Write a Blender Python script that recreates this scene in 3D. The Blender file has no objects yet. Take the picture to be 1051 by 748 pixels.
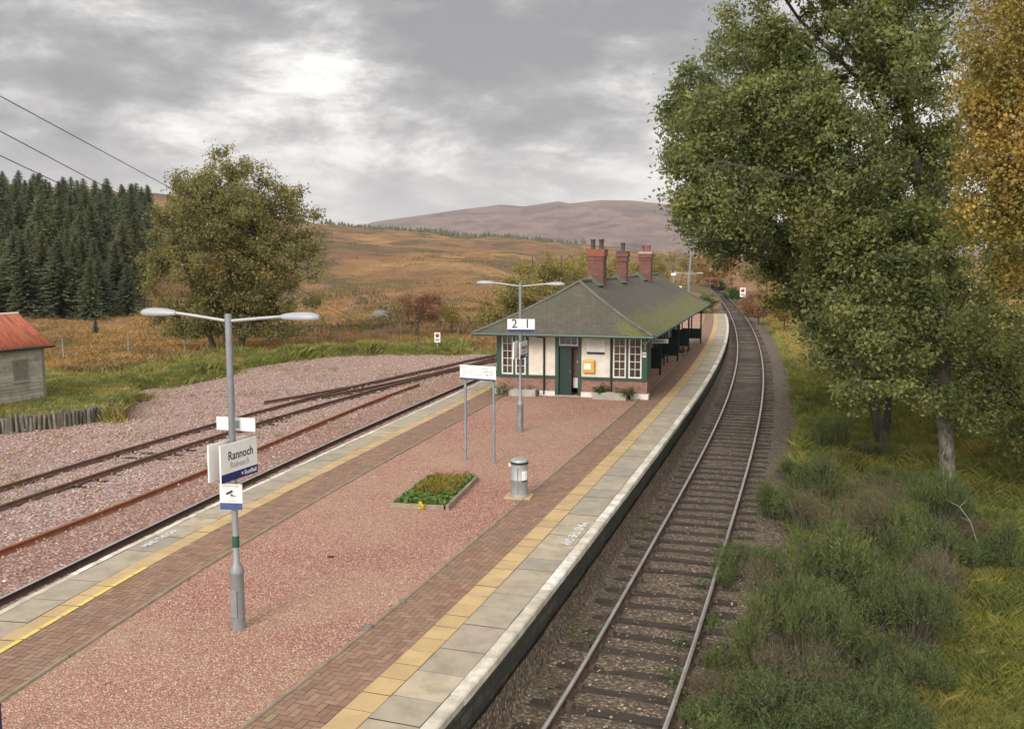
import bpy, bmesh, math, random
import numpy as np
from mathutils import Vector, Matrix, Euler
R = math.radians
random.seed(7)
rng = np.random.default_rng(11)
SC = bpy.context.scene
COL = SC.collection

# ------------------------------------------------------------------ camera
F_PX, W_PX, H_PX, HORIZON, EYE = 960.0, 1051.0, 748.0, 267.0, 5.3
PITCH = math.atan((H_PX/2-HORIZON)/F_PX)
cam = bpy.data.objects.new('camera', bpy.data.cameras.new('camera'))
COL.objects.link(cam)
cam.location = (0, 0, EYE)
cam.rotation_euler = (R(90)-PITCH, 0, 0)
cam.data.sensor_width = 36
cam.data.lens = 36*F_PX/W_PX
cam.data.clip_start = 0.1
cam.data.clip_end = 30000
SC.camera = cam

def ray(px, py):
    x = (px-W_PX/2)/F_PX; u = -(py-H_PX/2)/F_PX
    return (x, math.cos(PITCH)+u*math.sin(PITCH), -math.sin(PITCH)+u*math.cos(PITCH))
def at(px, py, z):                    # the place on level z seen there
    r = ray(px, py); t = (z-EYE)/r[2]
    return Vector((r[0]*t, r[1]*t, z))
def far(px, py, Y):                   # the place at distance Y seen there
    r = ray(px, py); t = Y/r[1]
    return Vector((r[0]*t, Y, EYE+r[2]*t))

# ------------------------------------------------------------------ object helpers
def tag(o, label=None, cat=None, group=None, kind=None):
    if label: o['label'] = label
    if cat: o['category'] = cat
    if group: o['group'] = group
    if kind: o['kind'] = kind
    return o
def thing(name, label, cat, loc=(0, 0, 0), rz=0, group=None):
    o = bpy.data.objects.new(name, None); COL.objects.link(o)
    o.location = loc; o.rotation_euler = (0, 0, rz); o.empty_display_size = .2
    return tag(o, label, cat, group)
def link(name, me, mats=None, parent=None, loc=None, rz=0):
    o = bpy.data.objects.new(name, me); COL.objects.link(o)
    if mats is not None:
        for m in (mats if isinstance(mats, (list, tuple)) else [mats]): me.materials.append(m)
    if parent: o.parent = parent
    if loc is not None: o.location = loc
    if rz: o.rotation_euler = (0, 0, rz)
    return o
def copy_tree(o, loc, rz=None, parent=None, scale=None):
    c = o.copy(); COL.objects.link(c)
    if parent: c.parent = parent
    else:
        c.location = loc
        if rz is not None: c.rotation_euler = (0, 0, rz)
        if scale: c.scale = scale if isinstance(scale, (tuple, list)) else (scale,)*3
    for ch in o.children:
        copy_tree(ch, None, parent=c)
    return c
def np_mesh(name, V, Fq, smooth=False, midx=None):
    V = np.asarray(V, np.float32); Fq = np.asarray(Fq, np.int32)
    me = bpy.data.meshes.new(name)
    me.vertices.add(len(V)); me.vertices.foreach_set('co', V.ravel())
    k = Fq.shape[1]
    me.loops.add(Fq.size); me.loops.foreach_set('vertex_index', Fq.ravel())
    me.polygons.add(len(Fq))
    me.polygons.foreach_set('loop_start', np.arange(0, Fq.size, k, dtype=np.int32))
    if midx is not None: me.polygons.foreach_set('material_index', np.asarray(midx, np.int32))
    if smooth: me.polygons.foreach_set('use_smooth', np.ones(len(Fq), bool))
    me.update(calc_edges=True)
    return me
class MB:
    def __init__(s): s.v = []; s.f = []; s.m = []; s.sm = []
    def add(s, vs, fs, mi=0, smooth=False):
        b = len(s.v); s.v += [tuple(v) for v in vs]
        for f in fs: s.f.append(tuple(i+b for i in f)); s.m.append(mi); s.sm.append(smooth)
        return s
    def box(s, x0, x1, y0, y1, z0, z1, mi=0, rz=0, o=(0, 0, 0)):
        vs = [(x, y, z) for z in (z0, z1) for y in (y0, y1) for x in (x0, x1)]
        if rz or o != (0, 0, 0):
            c, n = math.cos(rz), math.sin(rz)
            vs = [(o[0]+x*c-y*n, o[1]+x*n+y*c, o[2]+z) for x, y, z in vs]
        return s.add(vs, [(0, 2, 3, 1), (4, 5, 7, 6), (0, 1, 5, 4), (2, 6, 7, 3), (0, 4, 6, 2), (1, 3, 7, 5)], mi)
    def bbox(s, x0, x1, y0, y1, z0, z1, b=.01, mi=0):     # box with its edges bevelled
        bm = bmesh.new(); bmesh.ops.create_cube(bm, size=1)
        for v in bm.verts:
            v.co = Vector((x0+(v.co.x+.5)*(x1-x0), y0+(v.co.y+.5)*(y1-y0), z0+(v.co.z+.5)*(z1-z0)))
        bmesh.ops.bevel(bm, geom=bm.edges[:], offset=b, segments=2, affect='EDGES', profile=.6)
        bm.verts.index_update()
        s.add([v.co[:] for v in bm.verts], [[v.index for v in f.verts] for f in bm.faces], mi); bm.free()
        return s
    def tube(s, pts, rad, n=8, mi=0, caps=True, smooth=True):
        pts = [Vector(p) for p in pts]
        if not isinstance(rad, (list, tuple)): rad = [rad]*len(pts)
        vs = []; ref = None
        for i, p in enumerate(pts):
            d = (pts[min(i+1, len(pts)-1)]-pts[max(i-1, 0)]).normalized()
            if ref is None: ref = Vector((1, 0, 0)) if abs(d.x) < .8 else Vector((0, 1, 0))
            a = d.cross(ref).normalized(); b = d.cross(a).normalized(); ref = b.cross(d).normalized()
            ref = -(a.cross(d)) if False else ref
            for k in range(n):
                t = 2*math.pi*k/n
                vs.append(p+(a*math.cos(t)+b*math.sin(t))*rad[i])
            ref = b if abs(b.dot(d)) < .9 else ref
            ref = d.cross(a)*-1 if False else Vector(ref)
            ref = Vector((1, 0, 0)) if abs(d.x) < .8 else Vector((0, 1, 0))
        fs = [(i*n+k, i*n+(k+1) % n, (i+1)*n+(k+1) % n, (i+1)*n+k) for i in range(len(pts)-1) for k in range(n)]
        if caps:
            fs += [tuple(range(n-1, -1, -1)), tuple((len(pts)-1)*n+k for k in range(n))]
        return s.add(vs, fs, mi, smooth)
    def lathe(s, prof, n=20, o=(0, 0, 0), mi=0):
        vs = [(o[0]+r*math.cos(2*math.pi*k/n), o[1]+r*math.sin(2*math.pi*k/n), o[2]+z) for r, z in prof for k in range(n)]
        fs = [(i*n+k, i*n+(k+1) % n, (i+1)*n+(k+1) % n, (i+1)*n+k) for i in range(len(prof)-1) for k in range(n)]
        fs.append(tuple((len(prof)-1)*n+k for k in range(n)))
        return s.add(vs, fs, mi, True)
    def mesh(s, name):
        me = bpy.data.meshes.new(name); me.from_pydata(s.v, [], s.f); me.update()
        me.polygons.foreach_set('material_index', s.m); me.polygons.foreach_set('use_smooth', s.sm)
        return me
    def build(s, name, mats=None, parent=None, loc=None, rz=0):
        o = link(name, s.mesh(name), mats, parent, loc, rz)
        if any(s.sm):
            try: o.data.set_sharp_from_angle(angle=R(40))
            except Exception: pass
        return o
def text_mesh(txt, size, align='CENTER', bold=0.0, extr=.001):
    cu = bpy.data.curves.new('lettering', 'FONT'); cu.body = txt; cu.size = size
    cu.align_x = align; cu.align_y = 'CENTER'; cu.offset = bold; cu.extrude = extr; cu.resolution_u = 3
    o = bpy.data.objects.new('lettering', cu); COL.objects.link(o)
    bpy.context.view_layer.update()
    me = bpy.data.meshes.new_from_object(o.evaluated_get(bpy.context.evaluated_depsgraph_get()))
    bpy.data.objects.remove(o); bpy.data.curves.remove(cu)
    me.name = 'lettering'
    return me
def lettering(txt, size, m, parent, origin, xdir, up, align='CENTER', bold=0.0, stretch=1.0, name='lettering'):
    me = text_mesh(txt, size, align, bold)
    X = Vector(xdir).normalized(); U = Vector(up).normalized(); N = X.cross(U)
    M = Matrix((X*stretch, U, N)).transposed().to_4x4(); M.translation = Vector(origin)
    me.transform(M)
    return link(name, me, m, parent)

# ------------------------------------------------------------------ materials
class NT:
    def __init__(s, name):
        s.m = bpy.data.materials.new(name); s.m.use_nodes = True
        s.t = s.m.node_tree; s.b = s.t.nodes['Principled BSDF']; s.out = s.t.nodes['Material Output']
    def n(s, ty, **kw):
        nd = s.t.nodes.new(ty)
        for k, v in kw.items(): setattr(nd, k, v)
        return nd
    def l(s, a, b): s.t.links.new(a, b)
    def val(s, sock, v):
        if isinstance(v, bpy.types.NodeSocket): s.l(v, sock)
        else: sock.default_value = v
    def coord(s, which='Object', scale=None):
        c = s.n('ShaderNodeTexCoord').outputs[which]
        if scale is None: return c
        mp = s.n('ShaderNodeMapping'); s.l(c, mp.inputs[0]); mp.inputs['Scale'].default_value = scale
        return mp.outputs[0]
    def pos(s): return s.n('ShaderNodeNewGeometry').outputs['Position']
    def noise(s, co, scale, detail=4, rough=.55, dist=0):
        nd = s.n('ShaderNodeTexNoise'); s.l(co, nd.inputs['Vector'])
        nd.inputs['Scale'].default_value = scale; nd.inputs['Detail'].default_value = detail
        nd.inputs['Roughness'].default_value = rough; nd.inputs['Distortion'].default_value = dist
        return nd.outputs['Fac']
    def vor(s, co, scale, feature='F1'):
        nd = s.n('ShaderNodeTexVoronoi', feature=feature); s.l(co, nd.inputs['Vector']); nd.inputs['Scale'].default_value = scale
        return nd
    def ramp(s, fac, stops, interp='LINEAR'):
        nd = s.n('ShaderNodeValToRGB'); cr = nd.color_ramp; cr.interpolation = interp
        while len(cr.elements) < len(stops): cr.elements.new(.5)
        for e, (p, c) in zip(cr.elements, stops):
            e.position = p; e.color = (*c, 1) if len(c) == 3 else c
        s.l(fac, nd.inputs[0]); return nd.outputs[0]
    def mix(s, fac, a, b, mode='MIX'):
        nd = s.n('ShaderNodeMix', data_type='RGBA', blend_type=mode)
        s.val(nd.inputs[0], fac); s.val(nd.inputs[6], (*a, 1) if isinstance(a, tuple) else a); s.val(nd.inputs[7], (*b, 1) if isinstance(b, tuple) else b)
        return nd.outputs[2]
    def math(s, op, a, b=0.0, clamp=False):
        nd = s.n('ShaderNodeMath', operation=op, use_clamp=clamp); s.val(nd.inputs[0], a); s.val(nd.inputs[1], b)
        return nd.outputs[0]
    def bump(s, h, strength=.5, dist=.02):
        nd = s.n('ShaderNodeBump'); s.l(h, nd.inputs['Height']); nd.inputs['Strength'].default_value = strength; nd.inputs['Distance'].default_value = dist
        s.l(nd.outputs[0], s.b.inputs['Normal'])
    def island(s): return s.n('ShaderNodeNewGeometry').outputs['Random Per Island']
    def done(s, col=None, rough=None, metal=None, spec=None):
        if col is not None: s.val(s.b.inputs['Base Color'], (*col, 1) if isinstance(col, tuple) else col)
        if rough is not None: s.val(s.b.inputs['Roughness'], rough)
        if metal is not None: s.b.inputs['Metallic'].default_value = metal
        if spec is not None: s.b.inputs['Specular IOR Level'].default_value = spec
        return s.m
def paint(name, c, rough=.5, var=.25, scale=3.0, dirt=None, metal=0, fine=40, bump=.0):
    n = NT(name); co = n.pos()
    f = n.noise(co, scale, 5, .6); g = n.noise(co, fine, 3, .6)
    d = dirt or tuple(x*(1-var) for x in c)
    col = n.mix(n.ramp(f, [(.35, (0, 0, 0)), (.7, (1, 1, 1))]), d, c)
    col = n.mix(n.math('MULTIPLY', g, .35), col, tuple(x*(1-var) for x in c))
    if bump: n.bump(g, bump, .01)
    return n.done(col, rough, metal)
def stones(name, cols, scale, patch, patch_scale=.35, bump=.8, dist=.02, rough=.9, scale2=None, patch_amt=.5):
    n = NT(name); co = n.pos()
    warp = n.mix(.04, co, n.n('ShaderNodeTexNoise').outputs['Color'])
    v = n.vor(co, scale); hue = n.n('ShaderNodeSeparateColor'); n.l(v.outputs['Color'], hue.inputs[0])
    k = len(cols)
    col = n.ramp(hue.outputs[0], [(i/k, c) for i, c in enumerate(cols)], 'CONSTANT')
    col = n.mix(n.math('MULTIPLY', hue.outputs[1], .35), col, (.03, .025, .02))
    gap = n.ramp(v.outputs['Distance'], [(.35, (0, 0, 0)), (.75, (1, 1, 1))])
    col = n.mix(n.math('MULTIPLY', gap, .75), col, tuple(x*.25 for x in cols[0]))
    p = n.ramp(n.noise(co, patch_scale, 5, .6, .4), [(.38, (0, 0, 0)), (.68, (1, 1, 1))])
    col = n.mix(n.math('MULTIPLY', p, patch_amt), col, n.mix(.55, col, patch))
    q = n.noise(co, patch_scale*5, 4, .65)
    col = n.mix(n.math('MULTIPLY', n.ramp(q, [(.5, (0, 0, 0)), (.8, (1, 1, 1))]), .35), col, tuple(x*.45 for x in cols[0]))
    h = n.math('SUBTRACT', 1.0, v.outputs['Distance'])
    h = n.math('ADD', h, n.math('MULTIPLY', n.noise(co, scale*.3, 3), .6))
    n.bump(h, bump, dist)
    return n.done(col, rough)
def leafmat(name, cols, rough=.55, trans=.35, patch=None, patch_scale=.6, patch_lo=.5, vary=0, vary_to=(.15, .14, .06)):
    n = NT(name)
    col = n.ramp(n.island(), [(i/max(1, len(cols)-1), c) for i, c in enumerate(cols)])
    if patch:
        f = n.ramp(n.noise(n.pos(), patch_scale, 2, .5), [(patch_lo, (0, 0, 0)), (patch_lo+.16, (1, 1, 1))])
        col = n.mix(n.math('MULTIPLY', f, .8), col, patch)
        g = n.ramp(n.noise(n.pos(), patch_scale*3.2, 3, .6), [(.42, (.72, .76, .80)), (.58, (1.22, 1.18, 1.1))]); col = n.mix(1.0, col, g, 'MULTIPLY')
    if vary: col = n.mix(n.math('MULTIPLY', n.n('ShaderNodeObjectInfo').outputs['Random'], vary), col, vary_to)
    n.done(col, rough, spec=.3)
    tr = n.n('ShaderNodeBsdfTranslucent'); n.l(n.mix(1.0, col, (1.25, 1.2, .6), 'MULTIPLY'), tr.inputs[0])
    mx = n.n('ShaderNodeMixShader'); mx.inputs[0].default_value = trans
    n.l(n.b.outputs[0], mx.inputs[1]); n.l(tr.outputs[0], mx.inputs[2]); n.l(mx.outputs[0], n.out.inputs[0])
    return n.m
def island_mat(name, cols, rough=.85, stain=(.1, .1, .09), stain_scale=1.5, stain_amt=.6, fine=60, bump=.3):
    n = NT(name); co = n.pos()
    col = n.ramp(n.island(), [(i/max(1, len(cols)-1), c) for i, c in enumerate(cols)])
    f = n.ramp(n.noise(co, stain_scale, 5, .65), [(.42, (0, 0, 0)), (.75, (1, 1, 1))])
    col = n.mix(n.math('MULTIPLY', f, stain_amt), col, stain)
    g = n.noise(co, fine, 3, .7)
    col = n.mix(n.math('MULTIPLY', n.ramp(g, [(.5, (0, 0, 0)), (.75, (1, 1, 1))]), .4), col, n.mix(.5, col, stain))
    n.bump(g, bump, .006)
    return n.done(col, rough)
def bark(name, a, b, scale=(9, 9, 2.5), bump=.9):
    n = NT(name); co = n.coord('Object', scale)
    f = n.noise(co, 1.4, 6, .7, .6)
    n.bump(f, bump, .05)
    return n.done(n.ramp(f, [(.35, a), (.62, b)]), .9)

M = {}
M['gravel'] = stones('pink_gravel', [(.63, .29, .21), (.46, .19, .138), (.72, .415, .31), (.53, .245, .182), (.34, .135, .10), (.83, .60, .49)], 40, (.44, .33, .22), .28, 1.0, .02, patch_amt=.85)
M['ballast_left'] = stones('pink_ballast', [(.50, .285, .235), (.36, .20, .165), (.60, .40, .34), (.43, .24, .20), (.28, .155, .125), (.66, .49, .42)], 15, (.28, .175, .10), .3, 1.0, .05, patch_amt=.75)
M['yard'] = stones('pale_yard_stone', [(.57, .37, .325), (.44, .27, .235), (.66, .50, .45), (.50, .32, .28), (.37, .235, .20), (.74, .60, .55)], 13, (.36, .30, .23), .22, 1.0, .06, patch_amt=.6)
M['ballast_right'] = stones('brown_ballast', [(.185, .135, .095), (.12, .088, .062), (.26, .195, .145), (.155, .112, .08), (.36, .29, .22), (.22, .14, .095)], 17, (.11, .095, .06), .5, 1.0, .05, patch_amt=.8)
M['brick_paver'] = island_mat('brick_paver', [(.20, .112, .075), (.285, .17, .112), (.24, .138, .09), (.32, .20, .135), (.22, .125, .085)], .85, (.20, .16, .12), 1.2, .5)
M['mortar'] = paint('paver_joint', (.12, .085, .065), .95, .3)
M['yellow_slab'] = island_mat('yellow_slab', [(.49, .345, .165), (.55, .395, .195), (.45, .315, .15), (.53, .375, .185)], .85, (.33, .25, .145), 2.2, .7, 50)
M['grey_slab'] = island_mat('grey_slab', [(.36, .31, .235), (.42, .36, .265), (.31, .28, .225), (.48, .40, .285), (.37, .305, .245)], .85, (.20, .185, .135), 2.6, .75, 45)
M['coping'] = island_mat('worn_white_edge', [(.70, .66, .56), (.50, .46, .37), (.80, .78, .71), (.60, .56, .46)], .8, (.27, .24, .185), 3.6, .9, 40)
M['white_line'] = paint('white_road_paint', (.75, .74, .70), .7, .35, 12)
M['yellow_line'] = paint('yellow_road_paint', (.78, .62, .16), .7, .25, 8)
n = NT('platform_wall_stone'); co = n.coord('UV'); br = n.n('ShaderNodeTexBrick'); n.l(co, br.inputs['Vector'])
br.inputs['Scale'].default_value = 1; br.inputs['Brick Width'].default_value = .42; br.inputs['Row Height'].default_value = .17; br.inputs['Mortar Size'].default_value = .02
br.inputs['Color1'].default_value = (.10, .088, .068, 1); br.inputs['Color2'].default_value = (.04, .037, .03, 1); br.inputs['Mortar'].default_value = (.03, .028, .022, 1)
c_ = n.mix(n.ramp(n.noise(n.pos(), 4, 5, .7), [(.38, (0, 0, 0)), (.62, (1, 1, 1))]), br.outputs['Color'], (.028, .03, .018)); n.bump(br.outputs['Fac'], -.6, .02)
M['wall_stone'] = n.done(c_, .95)
M['timber_edge'] = paint('weathered_timber', (.36, .29, .21), .9, .4, 4)
n = NT('rail_head'); M['rail_top'] = n.done(n.ramp(n.noise(n.pos(), 3, 4), [(.3, (.50, .47, .44)), (.7, (.68, .65, .61))]), .38, .85)
M['rail_side'] = paint('rail_rust', (.10, .062, .045), .85, .35, 5)
M['rust_bright'] = paint('bright_rust', (.36, .135, .065), .85, .35, 4, dirt=(.21, .08, .045))
M['rust_dull'] = paint('dull_rust', (.20, .115, .08), .85, .4, 4, dirt=(.11, .065, .05))
n = NT('sleeper_wood'); co = n.coord('Object', (2.5, 30, 12)); f = n.noise(co, 1, 6, .7, .3)
c_ = n.ramp(f, [(.3, (.016, .012, .009)), (.55, (.045, .034, .026)), (.75, (.10, .078, .06))])
oi = n.n('ShaderNodeObjectInfo'); c_ = n.mix(n.math('MULTIPLY', oi.outputs['Random'], .5), c_, (.045, .036, .028)); n.bump(f, .8, .02)
M['sleeper'] = n.done(c_, .92)
M['galv'] = paint('galvanised_steel', (.40, .42, .43), .5, .25, 5, metal=.35)
M['galv_dark'] = paint('dull_galvanised_steel', (.29, .31, .33), .55, .25, 5, metal=.35)
M['lamp_shell'] = paint('lamp_shell_grey', (.33, .345, .38), .4, .12, 6)
M['lamp_glass'] = paint('lamp_bowl', (.48, .50, .53), .2, .05)
M['sign_white'] = paint('sign_white', (.80, .79, .77), .35, .08, 5)
M['sign_back'] = paint('sign_back', (.66, .66, .62), .5, .12, 5)
M['navy'] = paint('navy_band', (.018, .028, .14), .4, .15)
M['navy_pale'] = paint('faded_navy', (.06, .09, .22), .4, .15)
M['ink'] = paint('dark_ink', (.03, .032, .05), .5, .1)
M['ink_grey'] = paint('grey_ink', (.30, .30, .31), .5, .1)
M['red'] = paint('sign_red', (.42, .03, .04), .5, .15)
M['band_green'] = paint('green_band', (.02, .085, .05), .5, .15)
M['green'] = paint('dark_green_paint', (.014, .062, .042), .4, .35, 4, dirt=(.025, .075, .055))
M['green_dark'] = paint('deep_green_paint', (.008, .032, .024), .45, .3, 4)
M['cream'] = paint('cream_panel', (.77, .73, .66), .6, .2, 2.2, dirt=(.58, .52, .43))
M['frame_white'] = paint('window_white', (.78, .76, .71), .45, .12, 5)
M['black'] = paint('black_plastic', (.012, .012, .014), .45, .2)
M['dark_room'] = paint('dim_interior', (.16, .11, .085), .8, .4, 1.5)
M['door_brown'] = paint('brown_door', (.16, .065, .045), .55, .25, 3)
M['yellow_box'] = paint('yellow_plastic', (.72, .38, .04), .4, .12)
M['concrete'] = paint('old_concrete', (.42, .40, .35), .9, .3, 4, bump=.3)
M['plinth_white'] = paint('painted_plinth', (.74, .73, .69), .7, .2, 5, dirt=(.52, .50, .44))
n = NT('wall_brick'); co = n.coord('UV'); br = n.n('ShaderNodeTexBrick'); n.l(co, br.inputs['Vector'])
br.inputs['Scale'].default_value = 1; br.inputs['Brick Width'].default_value = .225; br.inputs['Row Height'].default_value = .075; br.inputs['Mortar Size'].default_value = .008
br.inputs['Color1'].default_value = (.30, .135, .10, 1); br.inputs['Color2'].default_value = (.22, .095, .075, 1); br.inputs['Mortar'].default_value = (.30, .25, .21, 1)
n.bump(br.outputs['Fac'], -.4, .006)
M['brick'] = n.done(n.mix(n.ramp(n.noise(n.pos(), 5, 4), [(.45, (0, 0, 0)), (.8, (1, 1, 1))]), br.outputs['Color'], (.15, .085, .07)), .9)
n = NT('chimney_brick'); co = n.coord('UV'); br = n.n('ShaderNodeTexBrick'); n.l(co, br.inputs['Vector'])
br.inputs['Scale'].default_value = 1; br.inputs['Brick Width'].default_value = .225; br.inputs['Row Height'].default_value = .075; br.inputs['Mortar Size'].default_value = .007
br.inputs['Color1'].default_value = (.21, .075, .055, 1); br.inputs['Color2'].default_value = (.13, .05, .04, 1); br.inputs['Mortar'].default_value = (.15, .10, .08, 1)
M['chimney'] = n.done(n.mix(n.ramp(n.noise(n.pos(), 4, 4), [(.45, (0, 0, 0)), (.8, (1, 1, 1))]), br.outputs['Color'], (.09, .055, .045)), .92)
M['chimney_orange'] = paint('orange_brick', (.30, .105, .06), .9, .35, 9)
M['pot_dark'] = paint('sooty_pot', (.10, .085, .075), .9, .4, 9)
M['pot_red'] = paint('red_clay_pot', (.26, .085, .06), .85, .3, 6)
n = NT('window_glass'); n.b.inputs['Roughness'].default_value = .06; n.b.inputs['Specular IOR Level'].default_value = .8
M['glass'] = n.done(n.ramp(n.noise(n.pos(), 2.2, 3), [(.35, (.03, .024, .02)), (.6, (.085, .06, .05)), (.75, (.22, .17, .13))]), .06)
# roof slates: rows follow the height, so every slope gets level courses
n = NT('roof_tiles'); co = n.coord('Object'); sx = n.n('ShaderNodeSeparateXYZ'); n.l(co, sx.inputs[0])
row = n.math('MULTIPLY', sx.outputs[2], 1/.075)
saw = n.math('FRACT', row)
cmb = n.n('ShaderNodeCombineXYZ'); n.l(n.math('ADD', sx.outputs[0], sx.outputs[1]), cmb.inputs[0]); n.l(n.math('MULTIPLY', sx.outputs[2], 1.0), cmb.inputs[1])
br = n.n('ShaderNodeTexBrick'); n.l(cmb.outputs[0], br.inputs['Vector']); br.inputs['Scale'].default_value = 1
br.inputs['Brick Width'].default_value = .20; br.inputs['Row Height'].default_value = .075; br.inputs['Mortar Size'].default_value = .007
br.inputs['Color1'].default_value = (.092, .080, .060, 1); br.inputs['Color2'].default_value = (.122, .105, .080, 1); br.inputs['Mortar'].default_value = (.042, .042, .034, 1)
big = n.ramp(n.noise(n.pos(), .55, 6, .65, .5), [(.35, (0, 0, 0)), (.7, (1, 1, 1))])
c_ = n.mix(n.math('MULTIPLY', big, .65), br.outputs['Color'], (.07, .072, .05))
streak = n.ramp(n.noise(n.coord('Object', (1.6, 1.6, .25)), 1.5, 5, .7), [(.5, (0, 0, 0)), (.78, (1, 1, 1))])
c_ = n.mix(n.math('MULTIPLY', streak, .5), c_, (.15, .135, .11))
mk = n.math('ADD', n.math('MULTIPLY', n.math('SUBTRACT', sx.outputs[0], 4.4), .34), n.noise(n.pos(), 1.0, 6, .75))
moss = n.ramp(mk, [(.62, (0, 0, 0)), (.85, (1, 1, 1))])
c_ = n.mix(n.math('MULTIPLY', moss, n.ramp(n.noise(n.pos(), 6, 4, .8), [(.35, (.2, .2, .2)), (.6, (1, 1, 1))])), c_, n.ramp(n.noise(n.pos(), 9, 3), [(.4, (.10, .11, .025)), (.7, (.22, .21, .05))]))
n.bump(n.math('ADD', n.math('MULTIPLY', saw, -.6), br.outputs['Fac']), -.5, .03)
M['roof'] = n.done(c_, .9)
M['roof_lead'] = paint('grey_green_ridge', (.15, .155, .125), .8, .4, 3)
n = NT('weathered_boards'); co = n.coord('Object'); sx = n.n('ShaderNodeSeparateXYZ'); n.l(co, sx.inputs[0])
saw = n.math('FRACT', n.math('MULTIPLY', sx.outputs[2], 6.5))
f = n.noise(n.coord('Object', (1.2, 1.2, 22)), 1.3, 6, .75, .3)
c_ = n.ramp(f, [(.3, (.20, .19, .145)), (.55, (.40, .39, .31)), (.75, (.52, .50, .41))])
c_ = n.mix(n.math('MULTIPLY', n.ramp(saw, [(.0, (1, 1, 1)), (.1, (0, 0, 0))]), .8), c_, (.04, .04, .033)); n.bump(saw, .6, .03)
M['boards'] = n.done(c_, .9)
M['clad'] = island_mat('silvered_cladding', [(.36, .35, .28), (.46, .45, .37), (.29, .285, .23), (.41, .39, .32)], .9, (.17, .17, .13), 3.0, .8, 30)
M['board_grey'] = paint('silvered_wood', (.26, .25, .20), .9, .35, 6)
n = NT('rusty_corrugated'); co = n.coord('Object'); f = n.noise(n.coord('Object', (7, 1.2, 1.2)), 1.0, 7, .75, .3)
c_ = n.ramp(f, [(.32, (.13, .04, .025)), (.47, (.33, .085, .04)), (.58, (.42, .13, .065)), (.7, (.30, .11, .06))])
c_ = n.mix(n.ramp(n.noise(n.coord('Object', (2, 2, 1)), 3.0, 5, .8), [(.66, (0, 0, 0)), (.72, (1, 1, 1))]), c_, (.52, .42, .36))
M['rust_roof'] = n.done(c_, .75)
n = NT('old_stakes'); f = n.noise(n.coord('Object', (14, 14, 1.5)), 1.5, 6, .75, .3); n.bump(f, .9, .03)
c_ = n.ramp(f, [(.32, (.05, .045, .036)), (.52, (.20, .18, .15)), (.72, (.36, .33, .28))]); oi = n.n('ShaderNodeObjectInfo')
M['stake'] = n.done(n.mix(n.math('MULTIPLY', oi.outputs['Random'], .6), c_, (.09, .08, .065)), .95)
M['soil'] = paint('soil', (.06, .045, .03), .95, .4, 9, bump=.5)
M['rock'] = paint('grey_rock', (.22, .21, .20), .9, .4, 3, bump=.4)
M['wire'] = paint('wire', (.05, .05, .055), .6, .1)
M['pole_wood'] = paint('pole_wood', (.27, .25, .22), .9, .3, 3)
M['bark_dark'] = bark('dark_bark', (.022, .019, .014), (.085, .075, .056))
n = NT('lichen_bark'); f = n.noise(n.coord('Object', (7, 7, 3)), 1.4, 6, .7, .6); n.bump(f, .9, .05)
sz = n.n('ShaderNodeSeparateXYZ'); n.l(n.coord('Object'), sz.inputs[0])
M['bark_main'] = n.done(n.mix(n.ramp(n.math('MULTIPLY', sz.outputs[2], .1), [(.12, (0, 0, 0)), (.30, (1, 1, 1))]), n.ramp(f, [(.36, (.05, .042, .03)), (.6, (.27, .25, .20))]), n.ramp(f, [(.35, (.025, .021, .015)), (.62, (.09, .08, .06))])), .9)
M['bark_grey'] = bark('grey_bark', (.05, .043, .033), (.16, .14, .11))
M['bark_birch'] = bark('birch_bark', (.06, .05, .04), (.40, .37, .33), (4, 4, 7))
M['leaf_big'] = leafmat('alder_leaf', [(.12, .15, .062), (.17, .20, .076), (.23, .255, .095), (.14, .172, .07), (.29, .29, .11)], trans=.42, patch=(.22, .215, .065), patch_scale=.35, patch_lo=.6)
M['leaf_grey'] = leafmat('willow_leaf', [(.115, .145, .07), (.16, .19, .09), (.21, .235, .115), (.13, .16, .08)], trans=.42, patch=(.12, .15, .04), patch_scale=.5)
M['leaf_birch'] = leafmat('birch_leaf', [(.40, .265, .07), (.47, .32, .09), (.33, .235, .065), (.52, .39, .13), (.28, .235, .07)], trans=.42, patch=(.20, .185, .045), patch_scale=.5, patch_lo=.46)
M['leaf_olive'] = leafmat('olive_leaf', [(.19, .185, .08), (.25, .235, .098), (.30, .27, .115), (.21, .20, .085), (.155, .16, .072)], trans=.48, patch=(.34, .235, .07), patch_scale=.30, patch_lo=.6)
M['leaf_bush'] = leafmat('willow_scrub_leaf', [(.23, .19, .06), (.29, .24, .08), (.34, .28, .10), (.20, .18, .06)], patch=(.21, .205, .075), patch_scale=.3)
M['leaf_yellow'] = leafmat('yellow_leaf', [(.30, .22, .04), (.22, .175, .04), (.36, .26, .055), (.18, .15, .035)])
M['leaf_red'] = leafmat('rowan_leaf', [(.27, .12, .085), (.33, .165, .115), (.22, .105, .075), (.30, .19, .10)], patch=(.26, .17, .06), patch_scale=.5, patch_lo=.62)
M['leaf_orange'] = leafmat('orange_leaf', [(.34, .17, .06), (.28, .135, .05), (.36, .21, .08)])
M['leaf_green'] = leafmat('bramble_leaf', [(.045, .085, .022), (.07, .12, .03), (.10, .14, .035)])
M['gorse'] = leafmat('gorse_spine', [(.07, .105, .036), (.095, .135, .044), (.135, .17, .058), (.08, .115, .042)], trans=.25, patch=(.15, .175, .05), patch_scale=.9, patch_lo=.5, vary=.6, vary_to=(.085, .095, .042))
M['gorse_brown'] = leafmat('heather_spray', [(.15, .105, .07), (.18, .13, .085), (.12, .10, .06), (.10, .105, .05)], trans=.15)
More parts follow.
